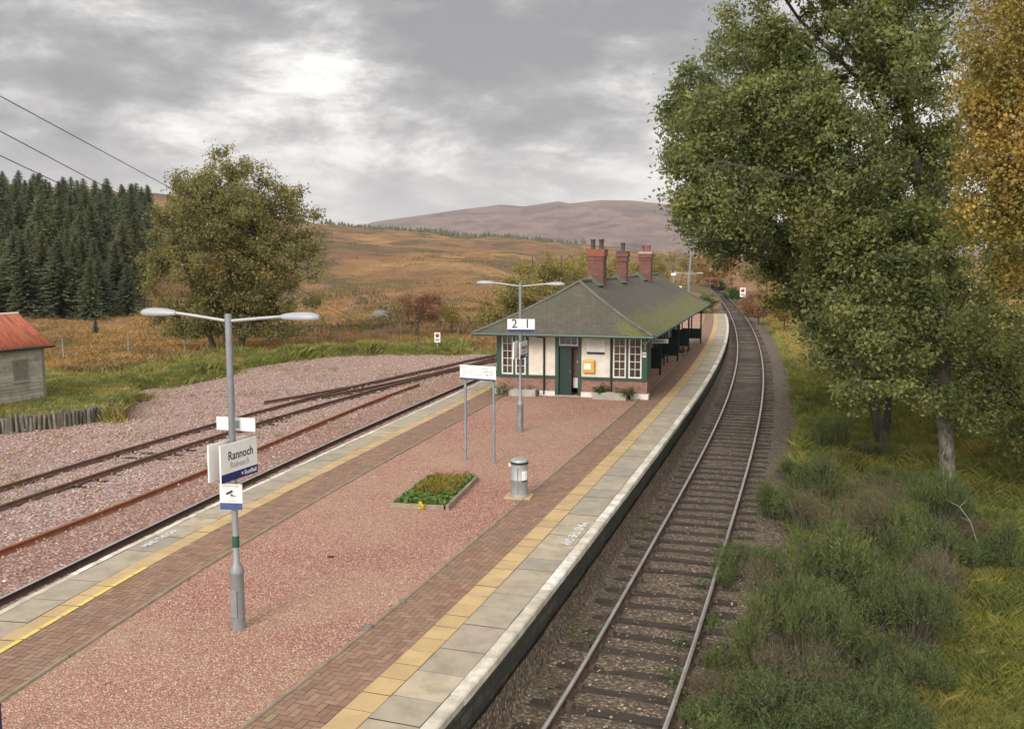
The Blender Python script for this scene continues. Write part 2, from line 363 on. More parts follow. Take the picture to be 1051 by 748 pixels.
M['conifer'] = leafmat('spruce_needle', [(.125, .17, .105), (.165, .215, .125), (.20, .24, .135), (.14, .19, .12)], trans=.3, patch=(.12, .13, .055), patch_scale=.03, patch_lo=.5, vary=.75, vary_to=(.125, .125, .075))
M['conifer_b'] = leafmat('larch_needle', [(.10, .10, .045), (.12, .115, .05), (.085, .095, .045)], trans=.1)
M['grass_right'] = leafmat('verge_grass', [(.13, .155, .036), (.18, .195, .048), (.105, .14, .034), (.25, .235, .075), (.15, .165, .04)], trans=.3, patch=(.22, .195, .055), patch_scale=.25, patch_lo=.5)
M['grass_gold'] = leafmat('dry_grass', [(.42, .31, .11), (.34, .25, .085), (.48, .37, .15), (.26, .21, .07)], trans=.3)
M['grass_left'] = leafmat('rank_grass', [(.13, .175, .042), (.18, .215, .055), (.24, .245, .07), (.32, .28, .11)], trans=.3, patch=(.36, .28, .11), patch_scale=.35, patch_lo=.5)
M['grass_moor'] = leafmat('moor_grass', [(.33, .19, .075), (.40, .255, .10), (.25, .145, .065), (.37, .27, .12)], trans=.3, patch=(.21, .17, .07), patch_scale=.12)
M['leaf_bed'] = leafmat('bedding_leaf', [(.08, .15, .03), (.12, .20, .045), (.17, .24, .06)], trans=.3)
M['petal'] = leafmat('yellow_petal', [(.75, .55, .03), (.8, .62, .06)])

# ------------------------------------------------------------------ numpy noise
def vnoise(x, y, seed=0):
    xi = np.floor(x).astype(np.int64); yi = np.floor(y).astype(np.int64)
    xf = x-xi; yf = y-yi; u = xf*xf*(3-2*xf); v = yf*yf*(3-2*yf)
    def h(a, b):
        k = (a*374761393+b*668265263+seed*1274126177) & 0x7fffffff
        k = ((k ^ (k >> 13))*1274126177) & 0x7fffffff
        return ((k ^ (k >> 16)) & 0xffff)/65535.0
    return (h(xi, yi)*(1-u)+h(xi+1, yi)*u)*(1-v)+(h(xi, yi+1)*(1-u)+h(xi+1, yi+1)*u)*v
def fbm(x, y, o=4, seed=0):
    s = 0; a = .5
    for i in range(o): s = s+a*(vnoise(x*2**i, y*2**i, seed+i)-.5); a *= .5
    return s
def sstep(t): t = np.clip(t, 0, 1); return t*t*(3-2*t)

# ------------------------------------------------------------------ lines of the railway, in plan (metres)
def fitline(pts, deg, lo, hi):
    p = np.array(pts); c = np.polyfit(np.log(p[:, 1]), p[:, 0], deg)
    def f(y):
        y = np.asarray(y, float); yc = np.clip(y, lo, hi)
        e = .25
        g = lambda q: np.polyval(c, np.log(q))
        sl = np.where(y > hi, (g(hi)-g(hi-e*8))/(e*8), (g(lo+e*4)-g(lo))/(e*4))
        return g(yc)+sl*(y-yc)
    return f
RL = [(.44, 11.67), (1.21, 13.92), (1.92, 15.98), (3.03, 19.47), (3.52, 21.07), (4.41, 23.94), (5.62, 27.88), (7.2, 32.95), (8.9, 38.58), (10.37, 43.9), (13.78, 56.77), (17.2, 70.58), (19.92, 82.71), (24.81, 106.92), (31.3, 140.15), (41.88, 196.95), (55.16, 268.81)]
RR = [(1.97, 11.67), (2.59, 13.57), (3.35, 15.87), (4.35, 19.05), (5.51, 22.62), (6.95, 27.23), (8.44, 32.06), (10.23, 38.25), (12.16, 45.28), (15.21, 56.77), (17.46, 65.79), (20.61, 79.33), (25.23, 101.36), (30.06, 125.2), (39.48, 173.7), (49.03, 227.35)]
PR = [(-.85, 10.14), (-.07, 12.32), (.21, 13.48), (1.34, 16.81), (1.72, 18.14), (2.23, 19.75), (2.71, 21.19), (3.5, 23.66), (4.58, 27.3), (5.72, 30.92), (7.81, 38.0), (9.48, 44.12), (11.54, 51.34), (13.81, 59.87), (16.27, 69.97), (19.38, 83.86), (21.3, 93.07)]
PL = [(-7.8, 13.75), (-7.46, 15.71), (-7.26, 16.93), (-6.92, 18.18), (-6.17, 21.66), (-5.14, 25.74), (-4.1, 29.75), (-3.31, 33.41), (-2.06, 38.08), (-1.31, 41.22)]
k_ = .9762
SR = [(a*k_, b*k_) for a, b in [(-9.63, 17.0), (-9.15, 19.37), (-8.67, 21.61), (-7.61, 26.76), (-6.7, 30.78), (-6.22, 32.67), (-4.95, 37.78), (-2.8, 46.33)]]
rl = fitline(RL, 5, 11.7, 240); rr = fitline(RR, 5, 11.7, 220)
CR = lambda y: (rl(y)+rr(y))/2
ER = fitline(PR, 4, 10.2, 93)
EL = fitline(PL, 3, 13.8, 41)
SL = fitline(SR, 3, 16.7, 45)
CL = lambda y: SL(y)+.775
def curve(f, y0, y1, step):
    ys = np.arange(y0, y1+step*.5, step); return np.stack([f(ys), ys], 1)
def resample(P2, step):
    d = np.r_[0, np.cumsum(np.hypot(*np.diff(P2, axis=0).T))]
    s = np.arange(0, d[-1], step)
    return np.stack([np.interp(s, d, P2[:, 0]), np.interp(s, d, P2[:, 1])], 1)
def frames(P2):
    t = np.gradient(P2, axis=0); t /= np.linalg.norm(t, axis=1, keepdims=True)
    return t, np.stack([t[:, 1], -t[:, 0]], 1)      # tangent, right-hand normal
def sweep(P2, prof, closed=True, z=0.0, name='sweep', midx=None, uv=False, caps=True):
    t, nr = frames(P2); n = len(P2); k = len(prof)
    prof = np.array(prof, float)
    V = np.zeros((n, k, 3))
    V[:, :, 0] = P2[:, None, 0]+nr[:, None, 0]*prof[None, :, 0]
    V[:, :, 1] = P2[:, None, 1]+nr[:, None, 1]*prof[None, :, 0]
    V[:, :, 2] = (z if np.isscalar(z) else np.asarray(z)[:, None])+prof[None, :, 1]
    kk = k if closed else k-1
    i, j = np.meshgrid(np.arange(n-1), np.arange(kk), indexing='ij')
    j2 = (j+1) % k
    Fq = np.stack([i*k+j, i*k+j2, (i+1)*k+j2, (i+1)*k+j], -1).reshape(-1, 4)
    me = np_mesh(name, V.reshape(-1, 3), Fq, midx=None if midx is None else np.tile(np.array(midx)[:kk], n-1))
    if uv:
        d = np.r_[0, np.cumsum(np.hypot(*np.diff(P2, axis=0).T))]
        h = np.r_[0, np.cumsum(np.hypot(*np.diff(np.vstack([prof, prof[:1]]), axis=0).T))]
        U = np.stack([np.stack([d[i], h[j]], -1), np.stack([d[i], h[j+1]], -1), np.stack([d[i+1], h[j+1]], -1), np.stack([d[i+1], h[j]], -1)], 2).reshape(-1, 2)
        l = me.uv_layers.new(name='UVMap'); l.data.foreach_set('uv', U.astype(np.float32).ravel())
    return me

# ------------------------------------------------------------------ terrain
ZR, ZL = -.80, -.85                       # rail heights below the platform top (z = 0)
TA = np.array([-1.6, -.9, -.6, -.42, -.35, -.30, -.198, -.13, 0, .078, .14, .234, .32, .6, 1.6])
TH = np.array([60, 60, 58, 52, 47, 41, 31, 27, 20.6, 16, 11.5, 7, 4, 3, 3.])
MA = (np.array([150, 250, 330, 385, 467, 514, 537, 572, 584, 615, 646, 674, 720, 800, 900, 1051])-525.5)/960
MZ = 5.3+(267-np.array([267, 262, 245, 230, 218.5, 212.6, 214.4, 209.5, 211.5, 208.5, 209, 212, 219, 238, 250, 262.]))/960*5200
YARD = [at(a, b, -1.0) for a, b in [(-260, 455), (0, 446), (60, 437), (123, 428), (136, 416), (146, 402), (200, 391), (260, 378), (330, 366), (395, 364), (480, 364)]]
YARD = np.array([(p.x, p.y) for p in YARD])
def pip(x, y, poly):
    ins = np.zeros(x.shape, bool); j = len(poly)-1
    for i in range(len(poly)):
        xi, yi = poly[i]; xj, yj = poly[j]
        c = ((yi > y) != (yj > y)) & (x < (xj-xi)*(y-yi)/(yj-yi+1e-12)+xi)
        ins ^= c; j = i
    return ins
yard_poly = np.vstack([YARD, [[5, 68], [30, 130], [60, 300], [60, 0], [-60, 0]]])
def seg_dist(x, y, P2):
    d = np.full(x.shape, 1e9)
    for a, b in zip(P2[:-1], P2[1:]):
        ab = b-a; t = np.clip(((x-a[0])*ab[0]+(y-a[1])*ab[1])/(ab@ab), 0, 1)
        d = np.minimum(d, np.hypot(x-a[0]-t*ab[0], y-a[1]-t*ab[1]))
    return d
def H(x, y):
    x = np.asarray(x, float); y = np.asarray(y, float)
    d = np.hypot(x, y); az = np.where(y > .01, x/np.maximum(y, .01), np.sign(x)*3)
    T = np.interp(az, TA, TH)
    d0 = 62+40*sstep((-az-.12)/.2)
    s = np.clip((d-d0)/(700-d0), 0, 1)
    z = -1.0+(T+1.0)*s**1.2+5.5*sstep((d-108)/95)*sstep((-az-.16)/.18)*(1-s)
    back = sstep((d-700)/900)
    z = z*(1-back)+back*np.minimum(z, -8)
    amp = np.clip((d-58)/150, 0, 1)
    z = z+amp*(fbm(x/70, y/95, 4, 3)*np.clip(d*.026, 0, 12)+fbm(x/16, y/22, 4, 9)*2.2+fbm(x/5, y/6, 2, 19)*.5)*(1-back)
    mz = np.interp(az, MA, MZ)
    up = sstep((d-2300)/2900)*(1-.75*sstep((d-5200)/3000))
    m = mz*up*(1+.16*fbm(x/420, y/420, 5, 21)*np.clip((5200-d)/1500, 0, 1))
    z = np.where(d > 2300, np.maximum(z, z*(1-up)+m), z)
    # near ground
    near = d < 330
    q = (x-CR(np.clip(y, 5, 400)))*.955
    g = -1.02+fbm(x/2.2, y/2.2, 3, 5)*.22+np.clip(q-3, 0, 40)*.012
    corridor = -1.32
    zr = np.where(q > 2.2, g, corridor+(g-corridor)*sstep((q-1.75)/.45))
    right = sstep((q+6)/8)*np.clip((260-d)/120, 0, 1)
    ins = pip(x, y, yard_poly) & (y < 300)
    dist = np.where(near & (d < 140), seg_dist(x, y, YARD), 50)
    lf = np.where(ins, -1.34, -1.34+.42*sstep(dist/.9)+np.where(d < 330, fbm(x/3, y/3, 3, 8)*.25*sstep(dist/2.5), 0))
    zl = np.where(ins & near, np.where(q > 2.0, z, lf), np.where(dist < 12, lf*(1-sstep(dist/12))+np.maximum(z, lf)*sstep(dist/12), z))
    return zl*(1-right)+zr*right

az_ = np.concatenate([np.arange(-74, -34, .6), np.arange(-34, 34, .16), np.arange(34, 74.1, .6)])*math.pi/180
rd_ = 2.0*(9500/2.0)**(np.arange(440)/439)
A_, D_ = np.meshgrid(az_, rd_, indexing='ij')
X_ = D_*np.sin(A_); Y_ = D_*np.cos(A_); Z_ = H(X_, Y_)
na, nd_ = A_.shape
i, j = np.meshgrid(np.arange(na-1), np.arange(nd_-1), indexing='ij')
me = np_mesh('terrain', np.stack([X_, Y_, Z_], -1).reshape(-1, 3), np.stack([i*nd_+j, i*nd_+j+1, (i+1)*nd_+j+1, (i+1)*nd_+j], -1).reshape(-1, 4), smooth=True)
qq = (X_-CR(np.clip(Y_, 5, 400)))*.955
green = (sstep((qq+4)/5)*np.clip((150-D_)/70, 0, 1)).ravel()
verge = (np.exp(-(np.where(D_ < 140, seg_dist(X_, Y_, YARD), 99)/5.5)**2)*(D_ < 140)).ravel()
for nm, arr in (('green', green), ('verge', verge)):
    a = me.attributes.new(nm, 'FLOAT', 'POINT'); a.data.foreach_set('value', arr.astype(np.float32))
n = NT('ground'); p = n.pos()
def att(nm):
    a = n.n('ShaderNodeAttribute'); a.attribute_name = nm; return a.outputs['Fac']
stretch = n.n('ShaderNodeMapping'); n.l(p, stretch.inputs[0]); stretch.inputs['Scale'].default_value = (1, .55, 3)
f1 = n.noise(stretch.outputs[0], .018, 8, .62, .5); f2 = n.noise(stretch.outputs[0], .055, 7, .65, .6); f3 = n.noise(p, .45, 6, .7)
moor = n.ramp(f2, [(.30, (.13, .08, .048)), (.42, (.24, .145, .068)), (.52, (.305, .172, .082)), (.62, (.355, .222, .105)), (.75, (.25, .18, .085))])
moor = n.mix(n.ramp(f1, [(.44, (0, 0, 0)), (.60, (1, 1, 1))]), moor, n.mix(f3, (.17, .085, .055), (.25, .145, .085)))
moor = n.mix(n.math('MULTIPLY', n.ramp(n.noise(stretch.outputs[0], .035, 8, .7, 1.0), [(.49, (0, 0, 0)), (.56, (1, 1, 1))]), .85), moor, n.mix(f3, (.075, .062, .042), (.13, .118, .065)))
moor = n.mix(n.math('MULTIPLY', n.ramp(f3, [(.5, (0, 0, 0)), (.75, (1, 1, 1))]), .5), moor, (.16, .10, .045))
sep = n.n('ShaderNodeSeparateXYZ'); n.l(p, sep.inputs[0])
mtn = n.ramp(n.noise(stretch.outputs[0], .005, 10, .72, 1.0), [(.36, (.085, .06, .057)), (.48, (.17, .112, .095)), (.58, (.25, .17, .13)), (.68, (.09, .078, .072))])
moor = n.mix(n.math('GREATER_THAN', sep.outputs[1], 1500.0), moor, mtn)
gr = n.ramp(n.noise(p, .35, 6, .65), [(.35, (.12, .14, .03)), (.55, (.18, .18, .045)), (.7, (.22, .18, .055))])
vg = n.ramp(n.noise(p, .6, 5, .65), [(.35, (.085, .115, .028)), (.65, (.16, .165, .05))])
c_ = n.mix(att('verge'), n.mix(att('green'), moor, gr), vg)
n.bump(n.math('ADD', f3, n.math('MULTIPLY', n.noise(p, 1.6, 4, .7), .5)), .8, .5)
M['terrain'] = n.done(c_, .95, spec=.15)
tag(link('terrain', me, M['terrain']), kind='structure')

# ballast sheets -------------------------------------------------------------
def strip_grid(P2, lats, zs, noise_amp, name, seed):
    t, nr = frames(P2); n_ = len(P2); L = np.asarray(lats, float)
    if L.ndim == 1: L = np.tile(L, (n_, 1))
    Zp = np.asarray(zs, float); Zp = np.tile(Zp, (n_, 1)) if Zp.ndim == 1 else Zp
    X = P2[:, 0:1]+nr[:, 0:1]*L; Y = P2[:, 1:2]+nr[:, 1:2]*L
    Z = Zp+noise_amp*fbm(X*1.3, Y*1.3, 4, seed)
    k = L.shape[1]
    i, j = np.meshgrid(np.arange(n_-1), np.arange(k-1), indexing='ij')
    return np_mesh(name, np.stack([X, Y, Z], -1).reshape(-1, 3), np.stack([i*k+j, i*k+j+1, (i+1)*k+j+1, (i+1)*k+j], -1).reshape(-1, 4), smooth=True)
yy = np.concatenate([np.arange(3, 40, .25), np.arange(40, 110, .7), np.arange(110, 300, 3)])
pc = np.stack([CR(yy), yy], 1)
lw = (ER(np.minimum(yy, 96))-CR(np.minimum(yy, 96)))*.955+.03
lw = np.where(yy > 94, -2.6, lw)
base_l = np.array([0, .12, .3, .5, .7, .85, 1.0])
Lm = np.concatenate([lw[:, None]+(-1.35-lw[:, None])*base_l[None, :], np.tile(np.array([-1.0, -.8, -.4, 0, .4, .8, 1.0, 1.35, 1.7, 2.1, 2.5, 2.9, 3.2]), (len(yy), 1))], 1)
zl0 = np.where(yy > 94, -1.3, -.50)
Zm = np.concatenate([zl0[:, None]+(-.93-zl0[:, None])*np.array([0, .25, .5, .72, .88, .97, 1.0])[None, :], np.tile(np.array([-.96, -.965, -.955, -.95, -.955, -.965, -.955, -.95, -.985, -1.05, -1.2, -1.35, -1.5]), (len(yy), 1))], 1)
o = link('ballast', strip_grid(pc, Lm, Zm, .07, 'ballast', 31), M['ballast_right']); tag(o, kind='structure')
# left: ballast by the platform, then the pale stone yard, one sheet each
yl = np.concatenate([np.arange(6, 60, .4), np.arange(60, 150, 2)])
pl = np.stack([EL(yl), yl], 1)
def lat_to_yard(y):                      # how far the stone reaches to the left at this point
    return y
Ll = np.array([.03, -.4, -.8, -1.3, -1.8, -2.2, -2.6, -3.0, -3.4, -3.9, -4.4])
o = link('ballast', strip_grid(pl, Ll, [-1.0, -1.0, -.995, -.99, -.99, -.99, -1.0, -.985, -.975, -.985, -1.03], .035, 'ballast', 41), M['ballast_left']); tag(o, kind='structure')
gx = np.arange(-34, 8, .5); gy = np.arange(8, 72, .5)
GX, GY = np.meshgrid(gx, gy, indexing='ij')
GZ = -1.015+.09*fbm(GX*.5, GY*.5, 4, 51)
keep = (pip(GX, GY, yard_poly) | (seg_dist(GX, GY, YARD) < .8)) & (GX < EL(GY)-3.2)
idx = np.arange(GX.size).reshape(GX.shape)
fk = keep[:-1, :-1] & keep[1:, :-1] & keep[1:, 1:] & keep[:-1, 1:]
Fq = np.stack([idx[:-1, :-1], idx[1:, :-1], idx[1:, 1:], idx[:-1, 1:]], -1)[fk]
o = link('gravel_yard', np_mesh('gravel_yard', np.stack([GX, GY, GZ], -1).reshape(-1, 3), Fq, smooth=True), M['yard']); tag(o, kind='structure')

# ------------------------------------------------------------------ platform
plat = bpy.data.objects.new('platform', None); COL.objects.link(plat); tag(plat, kind='structure')
Y0, Y1 = 3.0, 93.0
yp = np.arange(Y0, Y1+.01, .5)
er = np.stack([ER(yp), yp], 1); el = np.stack([EL(yp), yp], 1)
tR, nR = frames(er); tL, nL = frames(el)
def offR(lat): return er+nR*lat          # lat < 0: into the platform
def offL(lat): return el+nL*lat          # lat > 0: into the platform
WR = dict(coping=.19, grey=.86, yellow=1.25, brick=2.06)
WL = dict(coping=.15, grey=.76, yellow=1.10, brick=2.06)
a = offR(-WR['brick']-.05); b = offL(WL['brick']+.05)
k = 14; V = []
for q in range(len(yp)):
    for s in range(k+1):
        w = s/k; x = b[q, 0]*(1-w)+a[q, 0]*w; y = b[q, 1]*(1-w)+a[q, 1]*w
        V.append((x, y, .012*math.sin(w*math.pi)+.02*float(fbm(np.array(x*.8), np.array(y*.8), 3, 61))-.004))
i, j = np.meshgrid(np.arange(len(yp)-1), np.arange(k), indexing='ij')
link('gravel', np_mesh('gravel', V, np.stack([i*(k+1)+j, i*(k+1)+j+1, (i+1)*(k+1)+j+1, (i+1)*(k+1)+j], -1).reshape(-1, 4), smooth=True), M['gravel'], plat)
def quads_on(edge, t_, n_, sgn, rects, z, gap, name, m, zj=.003, seed=3):
    """rects: (s0, s1, l0, l1) along / across the edge line; sgn turns 'into the platform' into a lateral direction"""
    d = np.r_[0, np.cumsum(np.hypot(*np.diff(edge, axis=0).T))]
    r = np.array(rects); g = gap/2
    S = np.stack([r[:, 0]+g, r[:, 1]-g, r[:, 1]-g, r[:, 0]+g], 1); Lq = np.stack([r[:, 2]+g, r[:, 2]+g, r[:, 3]-g, r[:, 3]-g], 1)
    ex = np.interp(S, d, edge[:, 0]); ey = np.interp(S, d, edge[:, 1])
    nx = np.interp(S, d, n_[:, 0]); ny = np.interp(S, d, n_[:, 1])
    rg = np.random.default_rng(seed)
    zz = z+rg.uniform(-zj, zj, (len(r), 1))+rg.uniform(-zj, zj, S.shape)*.6
    V = np.stack([ex+sgn*nx*Lq, ey+sgn*ny*Lq, zz], -1).reshape(-1, 3)
    Fq = np.arange(len(V)).reshape(-1, 4)
    if sgn > 0: Fq = Fq[:, ::-1]
    return link(name, np_mesh(name, V, Fq), m, plat)
for edge, t_, n_, sg, Wd, sd in ((er, tR, nR, -1, WR, 5), (el, tL, nL, 1, WL, 6)):
    Ltot = np.hypot(*np.diff(edge, axis=0).T).sum()
    rg = np.random.default_rng(sd)
    # bed under the slabs and bricks
    l0, l1 = 0.01, Wd['brick']+.02
    prof = [(sg*l0, -.010), (sg*l1, -.010)]
    me = sweep(edge, prof, closed=False, name='joint_bed'); link('joint_bed', me, M['mortar'], plat)
    # grey edge slabs, two across
    rects = []; s = 0
    while s < Ltot:
        w = rg.choice([.62, .75, .9, .9]); rects.append((s, min(s+w, Ltot), Wd['coping'], Wd['grey'])); s += w
    quads_on(edge, t_, n_, sg, rects, .004, .012, 'edge_slabs', M['grey_slab'], .003, sd)
    rects = []; s = 0
    while s < Ltot:
        w = .45; rects.append((s, min(s+w, Ltot), Wd['grey'], Wd['yellow'])); s += w
    quads_on(edge, t_, n_, sg, rects, .005, .01, 'tactile_slabs', M['yellow_slab'], .003, sd+1)
    # herringbone bricks
    rects = []; bl, bw = .21, .105; l0, l1 = Wd['yellow'], Wd['brick']
    nrow = int((l1-l0)/bw)+3
    for r in range(-2, int(Ltot/bw)+2):
        for c in range(-4, nrow+2):
            k = (c-r) % 4
            if k == 0: q = (r*bw, (r+1)*bw, l0+c*bw, l0+(c+2)*bw)          # lies across
            elif k == 3: q = (r*bw, (r+2)*bw, l0+c*bw, l0+(c+1)*bw)        # lies along
            else: continue
            s0, s1, a0, a1 = max(q[0], 0), min(q[1], Ltot), max(q[2], l0), min(q[3], l1)
            if s1-s0 > .02 and a1-a0 > .02: rects.append((s0, s1, a0, a1))
    quads_on(edge, t_, n_, sg, rects, .002, .007, 'brick_paving', M['brick_paver'], .0015, sd+2)
    # timber edging strip
    lt = Wd['brick']+.025
    me = sweep(edge, [(sg*(lt-.022), -.05), (sg*(lt-.022), .026), (sg*(lt+.022), .026), (sg*(lt+.022), -.05)], name='edging'); link('edging', me, M['timber_edge'], plat)
    # coping blocks with a lip over the wall
    mb = MB(); s = 0; d = np.r_[0, np.cumsum(np.hypot(*np.diff(edge, axis=0).T))]
    while s < Ltot-.1:
        w = rg.choice([.6, .9, .9, 1.2]); s1 = min(s+w, Ltot)-.008
        pts = []
        for ss in (s, s1):
            e = np.array([np.interp(ss, d, edge[:, 0]), np.interp(ss, d, edge[:, 1])]); nn = np.array([np.interp(ss, d, n_[:, 0]), np.interp(ss, d, n_[:, 1])])
            zt = .006+rg.uniform(-.004, .006)
            for lat, z in ((Wd['coping']-.006, zt), (.022, zt), (.0, zt-.022), (0.0+rg.uniform(0, .012), -.12), (Wd['coping'], -.12)):
                pp = e+sg*nn*lat; pts.append((pp[0], pp[1], z))
        fs = [(0, 5, 6, 1), (1, 6, 7, 2), (2, 7, 8, 3), (3, 8, 9, 4), (0, 1, 2, 3, 4), (9, 8, 7, 6, 5)]
        mb.add(pts, fs); s += w
    mb.build('coping', M['coping'], plat)
    me = sweep(edge, [(sg*.07, -.115), (sg*.05, -.6), (sg*.03, -1.4)], closed=False, name='retaining_wall', uv=True); link('retaining_wall', me, M['wall_stone'], plat)
# far end of the platform: ramp face
mb = MB(); p0, p1 = er[-1], el[-1]
mb.add([(p0[0], p0[1], .0), (p1[0], p1[1], .0), (p1[0]+1, p1[1]+6, -1.0), (p0[0]+1.2, p0[1]+6, -1.0)], [(0, 3, 2, 1)])
mb.build('end_ramp', M['brick_paver'], plat)
# painted dashes along the left yellow strip
rects = []; d = np.r_[0, np.cumsum(np.hypot(*np.diff(el, axis=0).T))]
s = 6.2
while s < 12.8:
    w = random.uniform(.35, .62); rects.append((s, s+w, WL['yellow']-.06, WL['yellow']+.03)); s += w+.03
quads_on(el, tL, nL, 1, rects, .013, .004, 'painted_dashes', M['yellow_line'], .0005, 9)
def platform_words(px, py, heading, flip):
    p = at(px, py, .014); hd = R(heading)
    along = Vector((math.sin(hd), math.cos(hd), 0)); right = Vector((math.cos(hd), -math.sin(hd), 0))
    if not flip: lettering('MIND THE GAP', .25, M['white_line'], plat, p, -along, right, bold=.012, stretch=.9, name='painted_words')
    else: lettering('MIND THE GAP', .20, M['white_line'], plat, p, along, -right, bold=.008, stretch=.8, name='painted_words')
platform_words(590, 547, 17.5, False)
platform_words(165, 552, 11.5, True)

# ------------------------------------------------------------------ tracks
RAILP = [(-.065, -.14), (.065, -.14), (.065, -.128), (.012, -.112), (.012, -.045), (.035, -.035), (.035, -.006), (.026, 0), (-.026, 0), (-.035, -.006), (-.035, -.035), (-.012, -.045), (-.012, -.112), (-.065, -.128)]
RAILM = [0, 0, 0, 0, 0, 0, 1, 1, 1, 0, 0, 0, 0, 0]
def rail(P2, lat, z, parent, mats, name='rail'):
    return link(name, sweep(P2, [(lat+a, b) for a, b in RAILP], z=z, name='rail', midx=RAILM), mats, parent)
def ycurve(f, y0, y1):
    ys = np.concatenate([np.arange(y0, min(y1, 120), .5), np.arange(120, y1, 2)]) if y1 > 120 else np.arange(y0, y1, .5)
    return np.stack([f(ys), ys], 1)
def sleeper_mesh(seed, top=.02):
    rg = random.Random(seed); mb = MB()
    bm = bmesh.new(); bmesh.ops.create_cube(bm, size=1)
    for v in bm.verts: v.co = Vector((v.co.x*2.55*rg.uniform(.98, 1.02), v.co.y*.25*rg.uniform(.92, 1.04), v.co.z*.15+rg.uniform(-.008, .008)))
    bmesh.ops.bevel(bm, geom=bm.edges[:], offset=.018, segments=2, affect='EDGES')
    bmesh.ops.subdivide_edges(bm, edges=[e for e in bm.edges if e.calc_length() > 1], cuts=7)
    for v in bm.verts: v.co += Vector((0, rg.uniform(-.012, .012), rg.uniform(-.008, .008)))
    bm.verts.index_update(); mb.add([v.co for v in bm.verts], [[v.index for v in f.verts] for f in bm.faces]); bm.free()
    for sx in (-.775, .775):
        for o_ in (-.10, .10):
            mb.box(sx+o_-.045, sx+o_+.045, -.08, .08, .07, .125, 1)
        mb.box(sx-.16, sx+.16, -.09, .09, .06, .085, 1)
    return mb.mesh('sleeper')
SLEEP = []
for k in range(4):
    me = sleeper_mesh(k); me.materials.append(M['sleeper']); me.materials.append(M['rail_side']); SLEEP.append(me)
def lay_sleepers(P2, parent, zt, spacing, first=100, start=0):
    pts = resample(P2, spacing); t, nr = frames(pts); rest = []
    for k in range(len(pts)):
        ang = math.atan2(t[k, 1], t[k, 0])-math.pi/2+random.uniform(-.018, .018)
        loc = (pts[k, 0]+random.uniform(-.04, .04), pts[k, 1]+random.uniform(-.03, .03), zt-.075+random.uniform(-.012, .006))
        if k < first:
            o = link('sleeper', SLEEP[random.randrange(4)], None, parent, loc); o.rotation_euler = (random.uniform(-.015, .015), random.uniform(-.006, .006), ang)
        else: rest.append((loc, ang))
    if rest:
        mb = MB()
        for loc, ang in rest: mb.box(-1.27, 1.27, -.125, .125, -.075, .075, 0, ang, loc)
        o = mb.build('sleeper', M['sleeper'], parent); o['kind'] = 'stuff'
t1 = thing('railway_track', 'single running line of shiny rails on dark timber sleepers curving along the right-hand platform edge', 'railway track', (0, 0, 0))
pr = ycurve(CR, 5, 290)
rail(pr, -.752, ZR, t1, [M['rail_side'], M['rail_top']]); rail(pr, .752, ZR, t1, [M['rail_side'], M['rail_top']])
lay_sleepers(pr, t1, ZR-.135, .70)
t2 = thing('railway_track', 'running line of worn rails tucked close under the left-hand platform edge', 'railway track', (0, 0, 0))
pl_ = ycurve(CL, 8, 140)
rail(pl_, -.752, ZL, t2, [M['rail_side'], M['rail_top']]); rail(pl_, .752, ZL, t2, [M['rail_side'], M['rail_top']])
lay_sleepers(pl_, t2, ZL-.165, .70, 60)
# siding beyond it
def spl(pts, step=.5):
    p = np.array(pts); d = np.r_[0, np.cumsum(np.hypot(*np.diff(p, axis=0).T))]
    c0 = np.polyfit(d, p[:, 0], 3); c1 = np.polyfit(d, p[:, 1], 3); s = np.arange(0, d[-1], step)
    return np.stack([np.polyval(c0, s), np.polyval(c1, s)], 1)
def pline(L, z): return [(at(a, b, z).x, at(a, b, z).y) for a, b in L]
sn = spl(pline([(-230, 590), (-100, 556), (0, 525), (110, 480), (200, 450), (340, 412), (440, 385), (500, 371.5), (545, 362)], ZL))
t3 = thing('railway_track', 'rusty siding of two dull rails running through the pale stone yard', 'railway track', (0, 0, 0))
rail(sn, 0, ZL, t3, [M['rust_dull'], M['rust_dull']]); rail(sn, -1.505, ZL, t3, [M['rust_dull'], M['rust_dull']])
t_, n_ = frames(sn); lay_sleepers(sn-n_*.752, t3, ZL-.168, .75, 80)
sa = spl(pline([(272, 411.5), (330, 401), (400, 388), (460, 374), (500, 365), (540, 357)], ZL))
t4 = thing('railway_track', 'short disused siding whose two rusty rails end beside the pole with the number board', 'railway track', (0, 0, 0))
t4['label'] = 'farthest rusty siding, its two rails starting abruptly in the stone yard'
rail(sa, 0, ZL, t4, [M['rust_dull'], M['rust_dull']])
rail(sa[5:], 1.0, ZL, t4, [M['rust_dull'], M['rust_dull']])
lay_sleepers(sa[4:]+frames(sa)[1][4:]*.3, t4, ZL-.168, .8, 60)
lr = spl(pline([(-200, 634), (-90, 601), (0, 567), (100, 525), (200, 485), (300, 445), (380, 413), (432, 393)], -.88))
o = link('loose_rail', sweep(lr, [(a*1.25, b*1.1) for a, b in RAILP], z=-.86, name='loose_rail', midx=RAILM), [M['rust_bright'], M['rust_bright']])
tag(o, 'long bright orange-rusty loose rail lying on the ballast between track and siding', 'rail')

